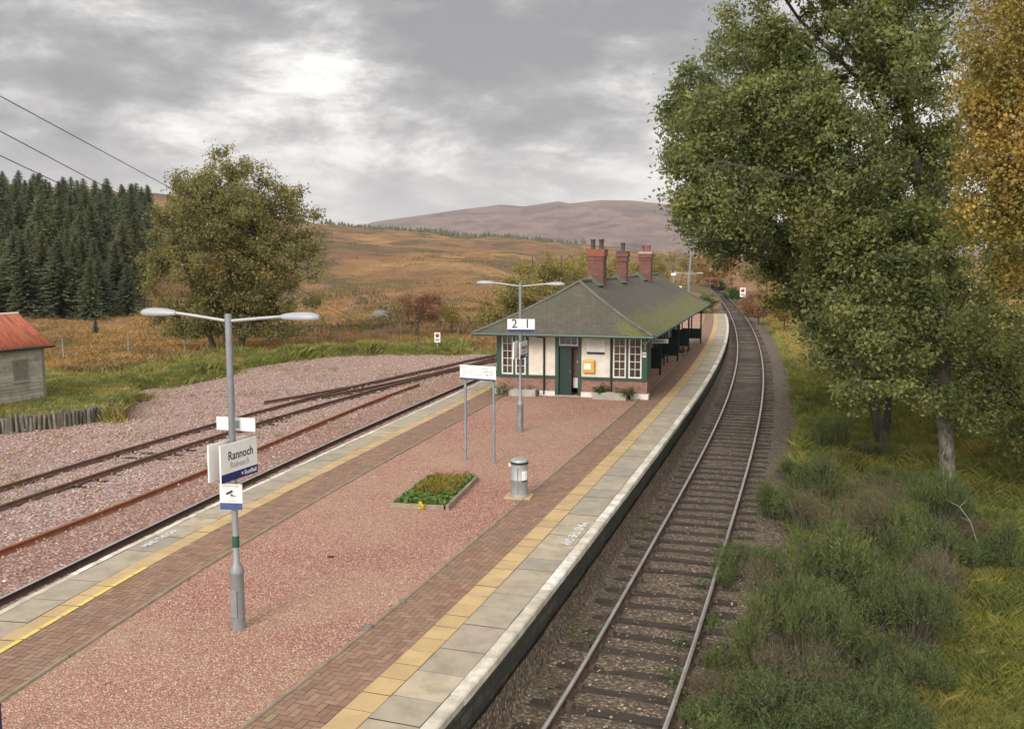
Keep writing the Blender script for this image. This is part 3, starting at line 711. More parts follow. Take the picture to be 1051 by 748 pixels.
# ------------------------------------------------------------------ station building
BRZ = R(-16.1); BO = at(664, 410, 0)
cB, sB = math.cos(BRZ), math.sin(BRZ)
BW, BL = 6.0, 25.5
UL, UR = -.68, 6.34; UC = (UL+UR)/2; VN = 1.35      # eaves lines, ridge line, depth of the verandah
borg = Vector((BO.x-BW*cB, BO.y-BW*sB, 0))
def bw(u, v, z): return Vector((borg.x+u*cB-v*sB, borg.y+u*sB+v*cB, z))
B = thing('station_building', 'long low station building with green timber, cream panels and a mossy hipped roof', 'building', borg, BRZ)
def uvbox(mb): return mb
def box_uv_obj(name, boxes, m, parent, **kw):
    mb = MB()
    for b in boxes: mb.box(*b)
    o = mb.build(name, m, parent, **kw); add_uv(o.data); return o
def add_uv(me):
    l = me.uv_layers.new(name='UVMap')
    for p in me.polygons:
        nx, ny, nz = (abs(c) for c in p.normal)
        for li in p.loop_indices:
            c = me.vertices[me.loops[li].vertex_index].co
            l.data[li].uv = (c.x, c.y) if nz > max(nx, ny) else ((c.y, c.z) if nx > ny else (c.x, c.z))
DX0, DX1 = 2.53, 3.30                     # doorway
EZ = 2.40                                 # soffit
box_uv_obj('brick_base', [(0, DX0-.14, 0, .22, .17, .77), (DX1+.13, BW, 0, .22, .17, .77), (BW-.22, BW, .223, .85, 0, .77), (0, .22, .223, .85, 0, .77), (BW-VN-.22, BW-VN, .853, BL, 0, .77), (VN, VN+.22, .853, BL, 0, .77), (VN+.223, BW-VN-.223, BL-.22, BL, 0, .77)], M['brick'], B)
box_uv_obj('plinth', [(-.06, .25, -.07, .25, 0, .20), (1.75, DX0-.14, -.07, .18, 0, .19), (DX1+.13, DX1+.62, -.07, .18, 0, .20), (BW-.62, BW+.06, -.07, .28, 0, .21)], M['plinth_white'], B)
# backing walls so the building is closed
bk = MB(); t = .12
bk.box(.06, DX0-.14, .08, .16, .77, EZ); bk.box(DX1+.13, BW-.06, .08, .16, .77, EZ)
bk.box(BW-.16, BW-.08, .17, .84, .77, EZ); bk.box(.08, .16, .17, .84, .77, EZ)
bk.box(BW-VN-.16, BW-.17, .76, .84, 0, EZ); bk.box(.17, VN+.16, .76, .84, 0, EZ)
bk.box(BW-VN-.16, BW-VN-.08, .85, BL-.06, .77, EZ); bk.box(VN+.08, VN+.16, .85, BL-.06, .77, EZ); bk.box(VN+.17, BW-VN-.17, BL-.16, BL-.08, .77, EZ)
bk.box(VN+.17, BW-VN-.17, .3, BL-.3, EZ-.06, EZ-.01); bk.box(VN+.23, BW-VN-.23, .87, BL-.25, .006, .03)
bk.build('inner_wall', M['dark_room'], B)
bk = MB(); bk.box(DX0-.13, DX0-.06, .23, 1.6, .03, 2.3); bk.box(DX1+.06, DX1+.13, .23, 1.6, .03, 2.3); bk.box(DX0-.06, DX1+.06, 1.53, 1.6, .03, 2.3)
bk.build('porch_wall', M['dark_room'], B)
# green timber framing on the front
fr = MB()
def g(u0, u1, z0, z1, v0=-.03, v1=.075): fr.box(u0, u1, v0, v1, z0, z1)
g(0, .20, .80, EZ); g(.68, .77, .80, EZ, -.02); g(1.20, 1.31, .80, EZ); g(DX0-.14, DX0, 0, EZ, -.035, .2); g(DX1, DX1+.13, 0, EZ, -.035, .2)
g(4.56, 4.67, .80, EZ); g(5.18, 5.27, .80, EZ, -.02); g(5.78, BW, .80, EZ)
g(-.03, DX0-.143, .70, .797, -.06, .076); g(DX1+.133, BW+.03, .70, .797, -.06, .076)
g(DX0+.003, DX1-.003, 1.93, 1.985, -.02, .15); g(-.03, BW+.03, EZ+.003, EZ+.06, -.04, .1)
fr.build('timber_frame', M['green'], B)
# cream infill panels
for u0, u1 in ((1.313, 2.387), (DX1+.133, 4.557)):
    mb = MB(); mb.bbox(u0, u1, -.012, .07, .80, 2.397, .004); mb.build('cream_panel', M['cream'], B)
# windows
def window(parent, u0, u1, z0, z1, cols, rows, v=-.005, side=None, vis=.032):
    f = MB(); fw = .05; bw_ = .02
    def bx(a0, a1, b0, b1, d0, d1):
        if side is None: f.box(a0, a1, v+d0, v+d1, b0, b1)
        else: f.box(side-d1, side-d0, a0, a1, b0, b1)
    bx(u0, u0+fw, z0, z1, -.02, .06); bx(u1-fw, u1, z0, z1, -.02, .06); bx(u0+fw, u1-fw, z0, z0+fw, -.018, .06); bx(u0+fw, u1-fw, z1-fw, z1, -.018, .06)
    for k in range(1, cols):
        c = u0+fw+(u1-u0-2*fw)*k/cols; bx(c-bw_/2, c+bw_/2, z0+fw, z1-fw, -.002, .05)
    for k in range(1, rows):
        c = z0+fw+(z1-z0-2*fw)*k/rows; bx(u0+fw, u1-fw, c-bw_/2, c+bw_/2, 0.001, .048)
    w = f.build('window', M['frame_white'], parent)
    p = MB()
    if side is None: p.box(u0+fw, u1-fw, v+.03, v+.036, z0+fw, z1-fw)
    else: p.box(side-.036, side-.03, u0+fw, u1-fw, z0+fw, z1-fw)
    p.build('pane', M['glass'], w)
    return w
for u0, u1 in ((.205, .675), (.775, 1.195), (4.675, 5.175), (5.275, 5.775)): window(B, u0, u1, .80, 2.36, 2, 5)
window(B, DX0+.004, DX1-.004, 1.99, 2.37, 3, 1, .01)
# door: green leaf standing open on the left, brown inner door behind
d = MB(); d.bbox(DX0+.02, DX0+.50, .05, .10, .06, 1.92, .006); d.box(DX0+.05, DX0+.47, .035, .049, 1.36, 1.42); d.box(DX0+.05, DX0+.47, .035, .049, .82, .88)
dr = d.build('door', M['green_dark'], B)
mb = MB(); mb.tube([(DX0+.45, .02, .98), (DX0+.45, .045, .98)], .02, 8); mb.build('handle', M['galv'], dr)
mb = MB(); mb.bbox(DX0+.30, DX1-.005, .36, .40, .70, 1.92, .006); mb.build('inner_door', M['door_brown'], B)
mb = MB(); mb.box(DX0+.505, DX1-.005, .352, .40, .30, .695); mb.build('kick_panel', M['cream'], B)
mb = MB(); mb.bbox(DX0+.66, DX0+.72, .33, .355, 1.30, 1.37, .005); mb.build('lock_plate', M['frame_white'], B)
mb = MB(); mb.box(DX0-.13, DX1+.12, -.12, .22, 0.004, .045); mb.build('doorstep', M['concrete'], B)
# rainwater pipes
mb = MB(); mb.tube([(1.70, -.30, 2.36), (1.70, -.12, 2.32), (1.95, -.06, 2.28), (1.95, -.06, .05)], .04, 8); mb.build('downpipe', M['green_dark'], B)
mb = MB(); mb.tube([(4.62, -.05, 2.35), (4.62, -.05, .22)], .025, 8); mb.build('downpipe', M['black'], B)
# side walls: a short return behind the front corner, then the wall set back under the canopy
mb = MB(); mb.box(BW-.075, BW+.02, .08, .84, .80, EZ-.003); mb.build('side_frame', M['green'], B)
mb = MB(); mb.box(-.02, .075, .08, .84, .80, EZ-.003); mb.build('side_frame', M['green'], B)
for side_u, sgn in ((BW-VN, 1), (VN, -1)):
    s = MB()
    uf = (side_u-.075, side_u+.02) if sgn > 0 else (side_u-.02, side_u+.075)
    s.box(uf[0], uf[1], .86, BL, .77, .86); s.box(uf[0], uf[1], .86, BL, EZ-.08, EZ-.003)
    for v in np.arange(.9, BL, 1.3): s.box(uf[0]-.002, uf[1]+.012, v, v+.12, .862, EZ-.082)
    s.build('side_frame', M['green'], B)
    up = (side_u-.06, side_u-.01) if sgn > 0 else (side_u+.01, side_u+.06)
    for k, v in enumerate(np.arange(.9, BL-1.3, 1.3)):
        if k % 3 == 1: window(B, v+.13, v+1.29, .87, EZ-.09, 3, 4, side=side_u if sgn > 0 else side_u+.05)
        else:
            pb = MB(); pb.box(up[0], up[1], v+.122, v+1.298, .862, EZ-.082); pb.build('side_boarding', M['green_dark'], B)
# low screens standing out from the wall under the canopy; the farthest is glazed above
for v, u1, full in ((7.9, BW-.45, 0), (14.0, BW-.30, 0), (19.8, BW-.30, 0), (25.3, BW-.05, 1)):
    s = MB(); u0 = BW-VN+.03
    s.box(u0, u1, v, v+.06, .30, .95); s.box(u0, u0+.07, v, v+.06, .952, 2.395); s.box(u1-.09, u1, v-.01, v+.08, 0, .297); s.box(u1-.09, u1, v-.01, v+.07, .952, 2.395)
    if full: s.box((u0+u1)/2-.04, (u0+u1)/2+.04, v, v+.06, .952, 2.1); s.box(u0+.072, u1-.092, v, v+.06, 2.102, 2.395)
    else: s.box(u0+.072, u1-.092, v, v+.06, .952, 1.25)
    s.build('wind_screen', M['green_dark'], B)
for v in (3.4, 8.6, 13.2, 17.2, 21.6):
    mb = MB(); mb.tube([(BW-VN+.02, v, 1.65), (BW-VN+.5, v, 2.0), (BW-VN+1.1, v, 2.41)], .04, 6); mb.box(BW-VN+.015, BW-VN+.075, v-.04, v+.04, 1.4, 2.39)
    mb.build('canopy_bracket', M['green_dark'], B)
# roof with flared eaves
OF = .98
def ring(du, df, db, z): return [(-du, -df, z), (BW+du, -df, z), (BW+du, BL+db, z), (-du, BL+db, z)]
rid0, rid1 = (BW/2, 2.35, 4.52), (BW/2, 23.6, 4.52)
def roof_pt(s, w):          # s: 0 eave .. 1 ridge; profile with a bell-cast foot
    return 2.47+1.95*(.78*s+.22*s*s)
NS = 14; RT = .35                      # the ridge does not run quite square
rm = MB(); rings = []
NU, NV = 12, 52
for q in range(NS+1):
    s = q/NS; z = roof_pt(s, 0)
    u0 = UL+(UC-UL)*s; u1 = UR-(UR-UC)*s; v0 = -OF+(2.35+OF)*s; v1 = BL+.9-(BL+.9-24.6)*s
    loop = [(u0+(u1-u0)*k/NU, v0) for k in range(NU)]+[(u1, v0+(v1-v0)*k/NV) for k in range(NV)]+[(u1-(u1-u0)*k/NU, v1) for k in range(NU)]+[(u0, v1-(v1-v0)*k/NV) for k in range(NV)]
    rings.append([(a+RT*s*min(max((b-2.35)/23, 0), 1), b, z+.075*float(fbm(np.array(a*.45+3), np.array(b*.33), 3, 71))*(1-abs(2*s-1))*2.0+.03*math.sin(b*1.05+1.3)*math.sin(math.pi*s)) for a, b in loop])
nl = len(rings[0]); vs = [p for r in rings for p in r]
rm.add(vs, [(q*nl+k, q*nl+(k+1) % nl, (q+1)*nl+(k+1) % nl, (q+1)*nl+k) for q in range(NS) for k in range(nl)], 0, True)
roof = rm.build('roof', M['roof'], B)
fa = MB()          # fascia, gutter and soffit
fa.box(UL, UR, -OF, -OF+.03, 2.40, 2.475); fa.box(UR-.03, UR, -OF+.032, BL+.87, 2.40, 2.475); fa.box(UL, UL+.03, -OF+.032, BL+.87, 2.40, 2.475); fa.box(UL, UR, BL+.872, BL+.9, 2.40, 2.475)
fa.box(UL+.03, UR-.03, -OF+.03, -.045, 2.405, 2.43); fa.box(BW-VN+.04, UR-.033, -.04, BL+.86, 2.408, 2.43); fa.box(UL+.033, VN-.04, -.04, BL+.86, 2.408, 2.43)
fa.tube([(UL-.02, -OF-.05, 2.45), (UR+.02, -OF-.05, 2.45)], .055, 8); fa.tube([(UR+.05, -OF, 2.45), (UR+.05, BL+.9, 2.45)], .055, 8)
fa.build('fascia', M['green'], B)
hp = MB()
for cu, cv, rp in ((0, 0, 0), (1, 0, 0), (0, 1, 1), (1, 1, 1)):
    pts = []
    for q in range(NS+1):
        s = q/NS; u = (UL if cu == 0 else UR); v = (-OF if cv == 0 else BL+.9); tv = 2.35 if rp == 0 else 24.6; uc = UC if rp == 0 else UC+RT
        pts.append((u+(uc-u)*s, v+(tv-v)*s, roof_pt(s, 0)+.02))
    hp.tube(pts, .075, 6)
hp.tube([(UC+RT*k/20, 2.3+(24.7-2.3)*k/20, 4.43+.02*math.sin(k*1.7)) for k in range(21)], .08, 6)
hp.build('ridge_capping', M['roof_lead'], roof)
# gablets and chimneys
for v in (4.6, 10.4, 16.9):
    zr = 4.66; w = .50; gb = MB(); UG = UC+RT*(v-2.35)/23
    gb.add([(UG-w, v-.2, 4.2), (UG+w, v-.2, 4.2), (UG, v-.2, zr), (UG-w, v+.6, 4.2), (UG+w, v+.6, 4.2), (UG, v+.6, zr)], [(0, 1, 2), (3, 5, 4), (0, 2, 5, 3), (1, 4, 5, 2)])
    gb.build('gablet', M['roof_lead'], roof)
def chimney(v, w, dp, top, bands, pots, m_cap, m_pot, pot_h, u=UC-.05):
    o = box_uv_obj('chimney', [(u-w/2, u+w/2, v, v+dp, 3.8, top-.5)]+bands(u, v, w, dp, top), M['chimney'], roof)
    mb = MB(); mb.box(u-w/2-.05, u+w/2+.05, v-.05, v+dp+.05, top-.32 if m_cap is M['chimney_orange'] else top-.10, top); mb.build('cap', m_cap, o)
    for pu in pots:
        q = MB(); q.lathe([(.125, top), (.105, top+.06), (.10, top+pot_h-.08), (.125, top+pot_h-.05), (.12, top+pot_h), (.08, top+pot_h), (.08, top+pot_h-.1)], 12, (u+pu, v+dp/2, 0))
        q.build('chimney_pot', m_pot, o)
chimney(5.2, .70, .8, 5.78, lambda u, v, w, d, t: [(u-w/2-.02, u+w/2+.02, v-.02, v+d+.02, t-.497, t-.323), (u-w/2-.02, u+w/2+.02, v-.02, v+d+.02, 4.6, 4.66)], (-.19, .19), M['chimney_orange'], M['pot_dark'], .44, u=UC+.10)
chimney(11.0, .46, .6, 5.74, lambda u, v, w, d, t: [(u-w/2-.06, u+w/2+.06, v-.06, v+d+.06, t-.497, t-.42), (u-w/2-.03, u+w/2+.03, v-.03, v+d+.03, t-.417, t-.27), (u-w/2-.08, u+w/2+.08, v-.08, v+d+.08, t-.267, t-.103)], (0,), M['pot_dark'], M['pot_dark'], .42, u=UC+.30)
chimney(17.6, .66, .7, 5.76, lambda u, v, w, d, t: [(u-w/2-.03, u+w/2+.03, v-.03, v+d+.03, t-.497, t-.33), (u-w/2-.07, u+w/2+.07, v-.07, v+d+.07, t-.327, t-.103)], (-.15, .16), M['concrete'], M['pot_red'], .36, u=UC+.52)

# things on and by the building
def on_building(name, label, cat, u, v, z, group=None): return thing(name, label, cat, bw(u, v, z), BRZ, group)
t = on_building('notice_board', 'white printed notice board with black footer fixed to the cream wall right of the door', 'notice board', 4.0, -.015, 1.95)
mb = MB(); mb.bbox(-.36, .36, -.022, 0, -.28, .28, .006); mb.build('panel', M['sign_white'], t)
mb = MB(); mb.box(-.35, .35, -.026, -.0225, -.27, -.17); mb.build('footer_band', M['ink'], t)
for k, ln in enumerate(['Welcome to Rannoch', 'Customer information', 'Train running and help', 'Tickets and travel']):
    lettering(ln, .085 if k == 0 else .06, M['ink_grey'], t, (-.30, -.0245, .19-.095*k), (1, 0, 0), (0, 0, 1), 'LEFT')
t = on_building('help_point', 'yellow help point box with a white leaflet below the notice board', 'help point', 3.76, -.015, 1.20)
mb = MB(); mb.bbox(-.26, .22, -.14, 0, -.24, .27, .04); mb.build('case', M['yellow_box'], t)
mb = MB(); mb.box(-.20, .08, -.147, -.142, -.10, .14, 0); mb.build('leaflet', M['sign_white'], t)
def plant(name, label, loc, r, h, nl, m, size, seed, group=None, flat=.8):
    rg = np.random.default_rng(seed)
    st = MB(); V = []; Fq = []
    tips = []
    for k in range(max(6, nl//60)):
        a = rg.uniform(0, 6.28); rr_ = r*math.sqrt(rg.uniform(0, 1)); hh = h*rg.uniform(.45, 1)*(1-.4*(rr_/r)**2)
        tip = (rr_*math.cos(a), rr_*math.sin(a), hh); tips.append(tip)
        st.tube([(tip[0]*.2, tip[1]*.2, 0), (tip[0]*.7, tip[1]*.7, hh*.55), tip], [.008, .006, .003], 4)
    t = thing(name, label, 'plant', loc, 0, group)
    st.build('stem', M['bark_grey'], t)
    tips = np.array(tips); c = tips[rg.integers(0, len(tips), nl)]
    pos = c*rg.uniform(.45, 1.05, (nl, 1))+rg.normal(0, r*.13, (nl, 3)); pos[:, 2] = np.abs(pos[:, 2])
    link('foliage', leaf_mesh(pos, size, rg), m, t)
    return t
def leaf_mesh(pos, size, rg, up=.5, aspect=.55, droop=0.0, name='foliage'):
    n_ = len(pos)
    nrm = rg.normal(0, 1, (n_, 3)); nrm[:, 2] = np.abs(nrm[:, 2])+up; nrm /= np.linalg.norm(nrm, axis=1, keepdims=True)
    ax = rg.normal(0, 1, (n_, 3)); ax[:, 2] -= droop; ax -= nrm*(ax*nrm).sum(1, keepdims=True); ax /= np.linalg.norm(ax, axis=1, keepdims=True)
    sd = np.cross(nrm, ax); s = (size*rg.choice([.65, .85, 1.0, 1.2, 1.45], n_)*rg.uniform(.85, 1.15, n_))[:, None]
    bend = nrm*s*rg.uniform(-.18, .18, (n_, 1))
    V = np.stack([pos-ax*s*.5, pos+sd*s*aspect*.5+bend, pos+ax*s*.5, pos-sd*s*aspect*.5+bend], 1)
    return np_mesh(name, V.reshape(-1, 3), np.arange(n_*4).reshape(-1, 4))
for k, (u0, u1, v0, lab) in enumerate(((.62, 1.72, -.52, 'grey concrete planter trough in front of the left windows'), (DX1+.66, 5.28, -.55, 'grey concrete planter trough under the right-hand windows'))):
    t = on_building('planter_trough', lab, 'planter', (u0+u1)/2, v0+.19, 0); hw = (u1-u0)/2
    mb = MB(); mb.bbox(-hw, hw, -.19, -.13, 0, .27, .008); mb.bbox(-hw, hw, .13, .19, 0, .27, .008); mb.bbox(-hw, -hw+.06, -.129, .129, 0, .268, .008); mb.bbox(hw-.06, hw, -.129, .129, 0, .268, .008)
    mb.build('trough', M['concrete'], t)
    mb = MB(); mb.box(-hw+.06, hw-.06, -.13, .13, .01, .22); mb.build('soil', M['soil'], t)
plant('shrub', 'sprawling grey-green shrub at the left corner of the building front', bw(.35, -.42, 0), .55, .5, 420, M['leaf_grey'], .07, 1)
plant('shrub', 'bushy dark green plant at the left end of the right-hand trough', bw(4.35, -.34, .2), .38, .40, 520, M['leaf_green'], .06, 2)
plant('shrub', 'low spreading plant spilling over the right end of the right-hand trough', bw(5.25, -.40, .18), .55, .26, 620, M['leaf_green'], .06, 3)
plant('shrub', 'small wispy plant in the trough before the left windows', bw(1.3, -.34, .2), .3, .28, 160, M['leaf_grey'], .05, 4)
t = on_building('hanging_sign', 'white direction sign hung under the right-hand canopy near the front corner', 'sign', BW+.12, 2.2, 2.06)
t.rotation_euler[2] = R(0)
mb = MB(); mb.bbox(-.40, .40, -.02, .02, -.085, .085, .005); mb.build('panel', M['sign_white'], t)
mb = MB(); mb.box(-.20, .20, -.024, -.0205, -.035, .04); mb.build('name_strip', M['ink_grey'], t)
lettering('\u2191', .16, M['ink'], t, (-.30, -.0225, 0), (1, 0, 0), (0, 0, 1)); lettering('1', .14, M['ink'], t, (.30, -.0225, 0), (1, 0, 0), (0, 0, 1), bold=.004)
mb = MB(); mb.tube([(-.3, 0, .08), (-.3, 0, .5)], .01, 6); mb.tube([(.3, 0, .08), (.3, 0, .5)], .01, 6); mb.build('hanger', M['galv'], t)
t = on_building('wall_notice', 'small white square notice on the right-hand green corner post', 'notice', 5.88, -.035, 1.72)
mb = MB(); mb.bbox(-.07, .07, -.015, 0, -.10, .10, .004); mb.build('panel', M['sign_white'], t)
mb = MB(); mb.box(-.05, .05, -.018, -.0155, -.03, .05); mb.build('text_block', M['ink_grey'], t)
t = on_building('basket_bracket', 'pale scrolled hanging basket bracket at the right-hand corner under the eaves', 'bracket', 5.9, -.035, 2.15)
mb = MB(); mb.tube([(0, 0, -.25), (0, 0, .15)], .012, 6); mb.tube([(0, -.02, -.1), (.1, -.18, .05), (.25, -.4, .2)], .012, 6)
mb.tube([(.06*math.cos(q/10*6.283), -.05, .02+.06*math.sin(q/10*6.283)) for q in range(11)], .01, 6); mb.build('scroll', M['frame_white'], t)
def bench(u, v, lab):
    t = on_building('bench', lab, 'bench', u, v, 0, 'benches under the canopy')
    s = MB()
    for k in range(4): s.bbox(-.24+k*.12, -.14+k*.12, -.8, .8, .43, .46, .006)
    s.build('seat', M['green_dark'], t)
    s = MB()
    for k in range(3): s.bbox(-.30, -.27, -.8, .8, .55+k*.13, .65+k*.13, .006)
    s.build('backrest', M['green_dark'], t)
    for y in (-.7, .7):
        s = MB(); s.box(-.30, -.25, y-.03, y+.03, 0, .94); s.box(.17, .22, y-.03, y+.03, 0, .44); s.box(-.25, .22, y-.025, y+.025, .38, .43); s.build('leg', M['black'], t)
for v, lab in ((5.6, 'dark green slatted bench nearest the front under the right-hand canopy'), (12.4, 'dark green slatted bench midway along the right-hand canopy'), (18.2, 'dark green slatted bench farthest back under the right-hand canopy')):
    bench(BW-VN+.38, v, lab)
t = plant('shrub', 'leafy potted plant standing by the wind screen under the canopy', bw(BW-.3, 16.6, .0), .35, .8, 300, M['leaf_green'], .07, 6)

# ------------------------------------------------------------------ lamps and signs
def lamp_post(loc, lab, lean=0, arms=-16, band=True, hgt=4.55):
    t = thing('lamp_post', lab, 'lamp post', loc, R(arms), 'double-armed lamp posts on the platform')
    mb = MB(); mb.lathe([(.10, -.02), (.098, .82), (.104, .83), (.104, .87), (.075, .95), (.046, 1.0), (.043, 2.75), (.049, 2.76), (.049, hgt), (.03, hgt+.005)], 18)
    mb.build('pole', M['galv_dark'], t)
    mb = MB(); mb.bbox(-.045, .045, -.112, -.09, .2, .6, .006); mb.build('access_door', M['galv_dark'], t)
    if band:
        mb = MB(); mb.lathe([(.050, 1.22), (.051, 1.225), (.051, 1.38), (.050, 1.385)], 16); mb.build('band', M['band_green'], t)
    for s, rise in ((-1, .10), (1, .07)):
        mb = MB(); mb.tube([(s*.05, 0, hgt-.09), (s*.5, 0, hgt-.09+rise*.6), (s*.84, 0, hgt-.09+rise)], .022, 8); arm = mb.build('arm', M['galv'], t)
        h = MB(); z = hgt-.09+rise
        prof = [(.82, .036, .032), (.87, .052, .045), (.98, .068, .06), (1.14, .08, .068), (1.26, .08, .064), (1.34, .062, .048), (1.38, .03, .024)]
        vs = []; nn = 10
        for x, wy, hz in prof:
            for q in range(nn):
                a = math.pi*q/(nn-1); vs.append((s*x, wy*math.cos(a), z-.01+hz*math.sin(a)*1.15))
        fs = [(i_*nn+q, i_*nn+q+1, (i_+1)*nn+q+1, (i_+1)*nn+q) for i_ in range(len(prof)-1) for q in range(nn-1)]
        fs += [tuple(range(nn)), tuple((len(prof)-1)*nn+q for q in range(nn))]
        h.add(vs, fs, 0, True); head = h.build('lamp_head', M['lamp_shell'], t)
        h = MB(); vs = []
        for x, wy, hz in prof:
            for q in range(nn):
                a = math.pi*q/(nn-1); vs.append((s*x, wy*.96*math.cos(a), z-.013-hz*.55*math.sin(a)))
        h.add(vs, fs, 0, True); h.build('bowl', M['lamp_glass'], head)
    return t
P1 = at(245, 645, 0); P2_ = at(534, 443, 0)
lamp_post(P1, 'nearest grey double-armed lamp post, carrying the large station name sign on the left', arms=-14)
lamp_post(P2_, 'middle double-armed lamp post in front of the building, carrying the 2 and 1 board', arms=-14, band=False, hgt=4.6)
P3 = Vector((far(706, 300, 88).x, 88, 0))
lamp_post(P3, 'far double-armed lamp post beyond the end of the station roof', arms=-12, band=False, hgt=4.1)
def name_sign(loc, heading, lab, scale=1.0):
    # two boards back to back either side of the pole, lying along the platform; +x of the thing is along the board
    t = thing('station_name_sign', lab, 'sign', loc, R(90-heading), 'station name signs')
    w, h = .41*scale, .265*scale
    for s in (-1, 1):
        mb = MB(); mb.bbox(-w, w, s*.10-.012, s*.10+.012, -h, h, .005); mb.build('board', [M['sign_white']], t)
        mb = MB(); y0 = s*.113
        mb.box(-w+.004, w-.004, min(y0, y0+s*.003), max(y0, y0+s*.003), -h+.003, -h+.12*scale); mb.build('navy_band', M['navy'], t)
        xd = (1, 0, 0) if s < 0 else (-1, 0, 0); e = s*.1145
        lettering('Rannoch', .175*scale, M['ink'], t, (0.03*(1 if s < 0 else -1), e, .085*scale), xd, (0, 0, 1), bold=.002, stretch=.92)
        lettering('Raineach', .13*scale, M['ink_grey'], t, (0.0, e, -.045*scale), xd, (0, 0, 1), stretch=.92)
        lettering('\u00d7 ScotRail', .085*scale, M['sign_white'], t, ((.2 if s < 0 else -.2)*scale, s*.1175, -h+.06*scale), xd, (0, 0, 1), bold=.0015)
    mb = MB(); mb.box(-.03, .03, -.085, .085, -.12, -.06); mb.box(-.03, .03, -.085, .085, .06, .12); mb.build('clamp', M['galv'], t)
    return t
name_sign(P1+Vector((.0, .0, 2.50)), 21, 'large white Rannoch name sign with navy band on the nearest lamp post')
name_sign(P2_+Vector((.0, -.0, 2.56)), 17, 'smaller-looking white station name sign on the middle lamp post, seen almost edge-on', .98)
def number_sign(loc, rz, w, h, front, lab):
    t = thing('platform_number_sign', lab, 'sign', loc, rz, 'platform number signs')
    mb = MB(); mb.bbox(-w/2, w/2, -.012, .012, -h/2, h/2, .004); mb.build('board', M['sign_white'], t)
    s = -1
    y0 = -.0155
    mb = MB(); mb.box(-w/2+.004, w/2-.004, -.0155, -.0125, -h/2+.003, -h/2+.085); mb.build('navy_band', M['navy'], t)
    for c, x in (('2', -w*.24), ('1', w*.23)):
        lettering(c, .38 if h > .3 else .15, M['ink'], t, (x, -.0145, .045), (1, 0, 0), (0, 0, 1), bold=.004)
    mb = MB(); mb.box(-.07, .07, .0125, .03, -.05, .05); mb.build('clamp', M['galv'], t)
    return t
number_sign(P2_+Vector((.02, -.085, 3.31)), R(-4), .84, .40, True, 'white board with platform numbers 2 and 1 on the middle lamp post')
number_sign(P1+Vector((.02, .13, 2.98)), R(180-16), .62, .19, False, 'white platform number board on the nearest lamp post, seen from its blank back')
t = thing('camera_notice', 'white surveillance camera notice with blue footer below the name sign', 'sign', P1+Vector((-.02, -.075, 1.97)), R(-6))
mb = MB(); mb.bbox(-.165, .165, -.01, .01, -.185, .185, .004); mb.build('panel', M['sign_white'], t)
mb = MB(); mb.box(-.163, .163, -.0135, -.0105, -.183, -.085); mb.build('footer_band', M['navy_pale'], t)
lettering('ATTENTION', .042, M['ink_grey'], t, (0, -.012, .155), (1, 0, 0), (0, 0, 1)); lettering('CCTV', .042, M['ink_grey'], t, (0, -.012, -.015), (1, 0, 0), (0, 0, 1)); lettering('in operation', .036, M['ink_grey'], t, (0, -.012, -.055), (1, 0, 0), (0, 0, 1))
mb = MB(); mb.box(-.06, .06, -.0135, -.0105, -.025, .03, 0, 0, (0, 0, 0))
vs = [(-.075, -.0135, .055), (.02, -.0135, .105), (.035, -.0135, .075), (-.06, -.0135, .025)]
mb = MB(); mb.add(vs+[(x, -.0106, z) for x, y, z in vs], [(3, 2, 1, 0), (0, 1, 5, 4), (1, 2, 6, 5), (2, 3, 7, 6), (3, 0, 4, 7)])
mb.box(-.005, .03, -.0135, -.0106, .025, .04); mb.box(.0, .075, -.0135, -.0106, .012, .024); mb.box(-.005, .006, -.0135, -.0106, .012, .05); mb.build('pictogram', M['ink'], t)
# two-post information sign
pa, pb_ = at(478, 472, 0), at(507, 475.5, 0); hd = math.atan2(pb_.y-pa.y, pb_.x-pa.x)
t = thing('information_sign', 'white welcome board on two tall grey posts standing in the gravel', 'sign', (pa+pb_)/2, hd); hw = (pb_-pa).length/2
for s in (-1, 1):
    mb = MB(); mb.lathe([(.05, -.02), (.05, .012), (.038, .016), (.038, 2.56), (.02, 2.57)], 14, (s*hw, 0, 0)); mb.build('post', M['galv_dark'], t)
mb = MB(); mb.bbox(-.56, .53, -.065, -.042, 2.18, 2.56, .004); mb.build('board', M['sign_white'], t)
mb = MB(); mb.box(-.555, .525, -.069, -.0655, 2.183, 2.225); mb.build('navy_band', M['navy'], t)
for k, ln in enumerate(['Rannoch', 'Welcome to the station', 'Fàilte gu Raineach', 'Please take care on the platform edge']):
    lettering(ln, .052, M['ink_grey'], t, (-.48, -.0675, 2.505-.062*k), (1, 0, 0), (0, 0, 1), 'LEFT')
for k, ln in enumerate(['Way out', 'Station house', 'Tea room']):
    lettering(ln, .06, M['ink'], t, (.10+.06*k, -.0675, 2.49-.075*k), (1, 0, 0), (0, 0, 1), 'LEFT')
mb = MB(); mb.lathe([(.016, 0), (.016, .003)], 10); me = mb.mesh('mark'); me.transform(Matrix.Translation((-.52, -.066, 2.505)) @ Matrix.Rotation(R(90), 4, 'X')); link('mark', me, M['ink'], t)

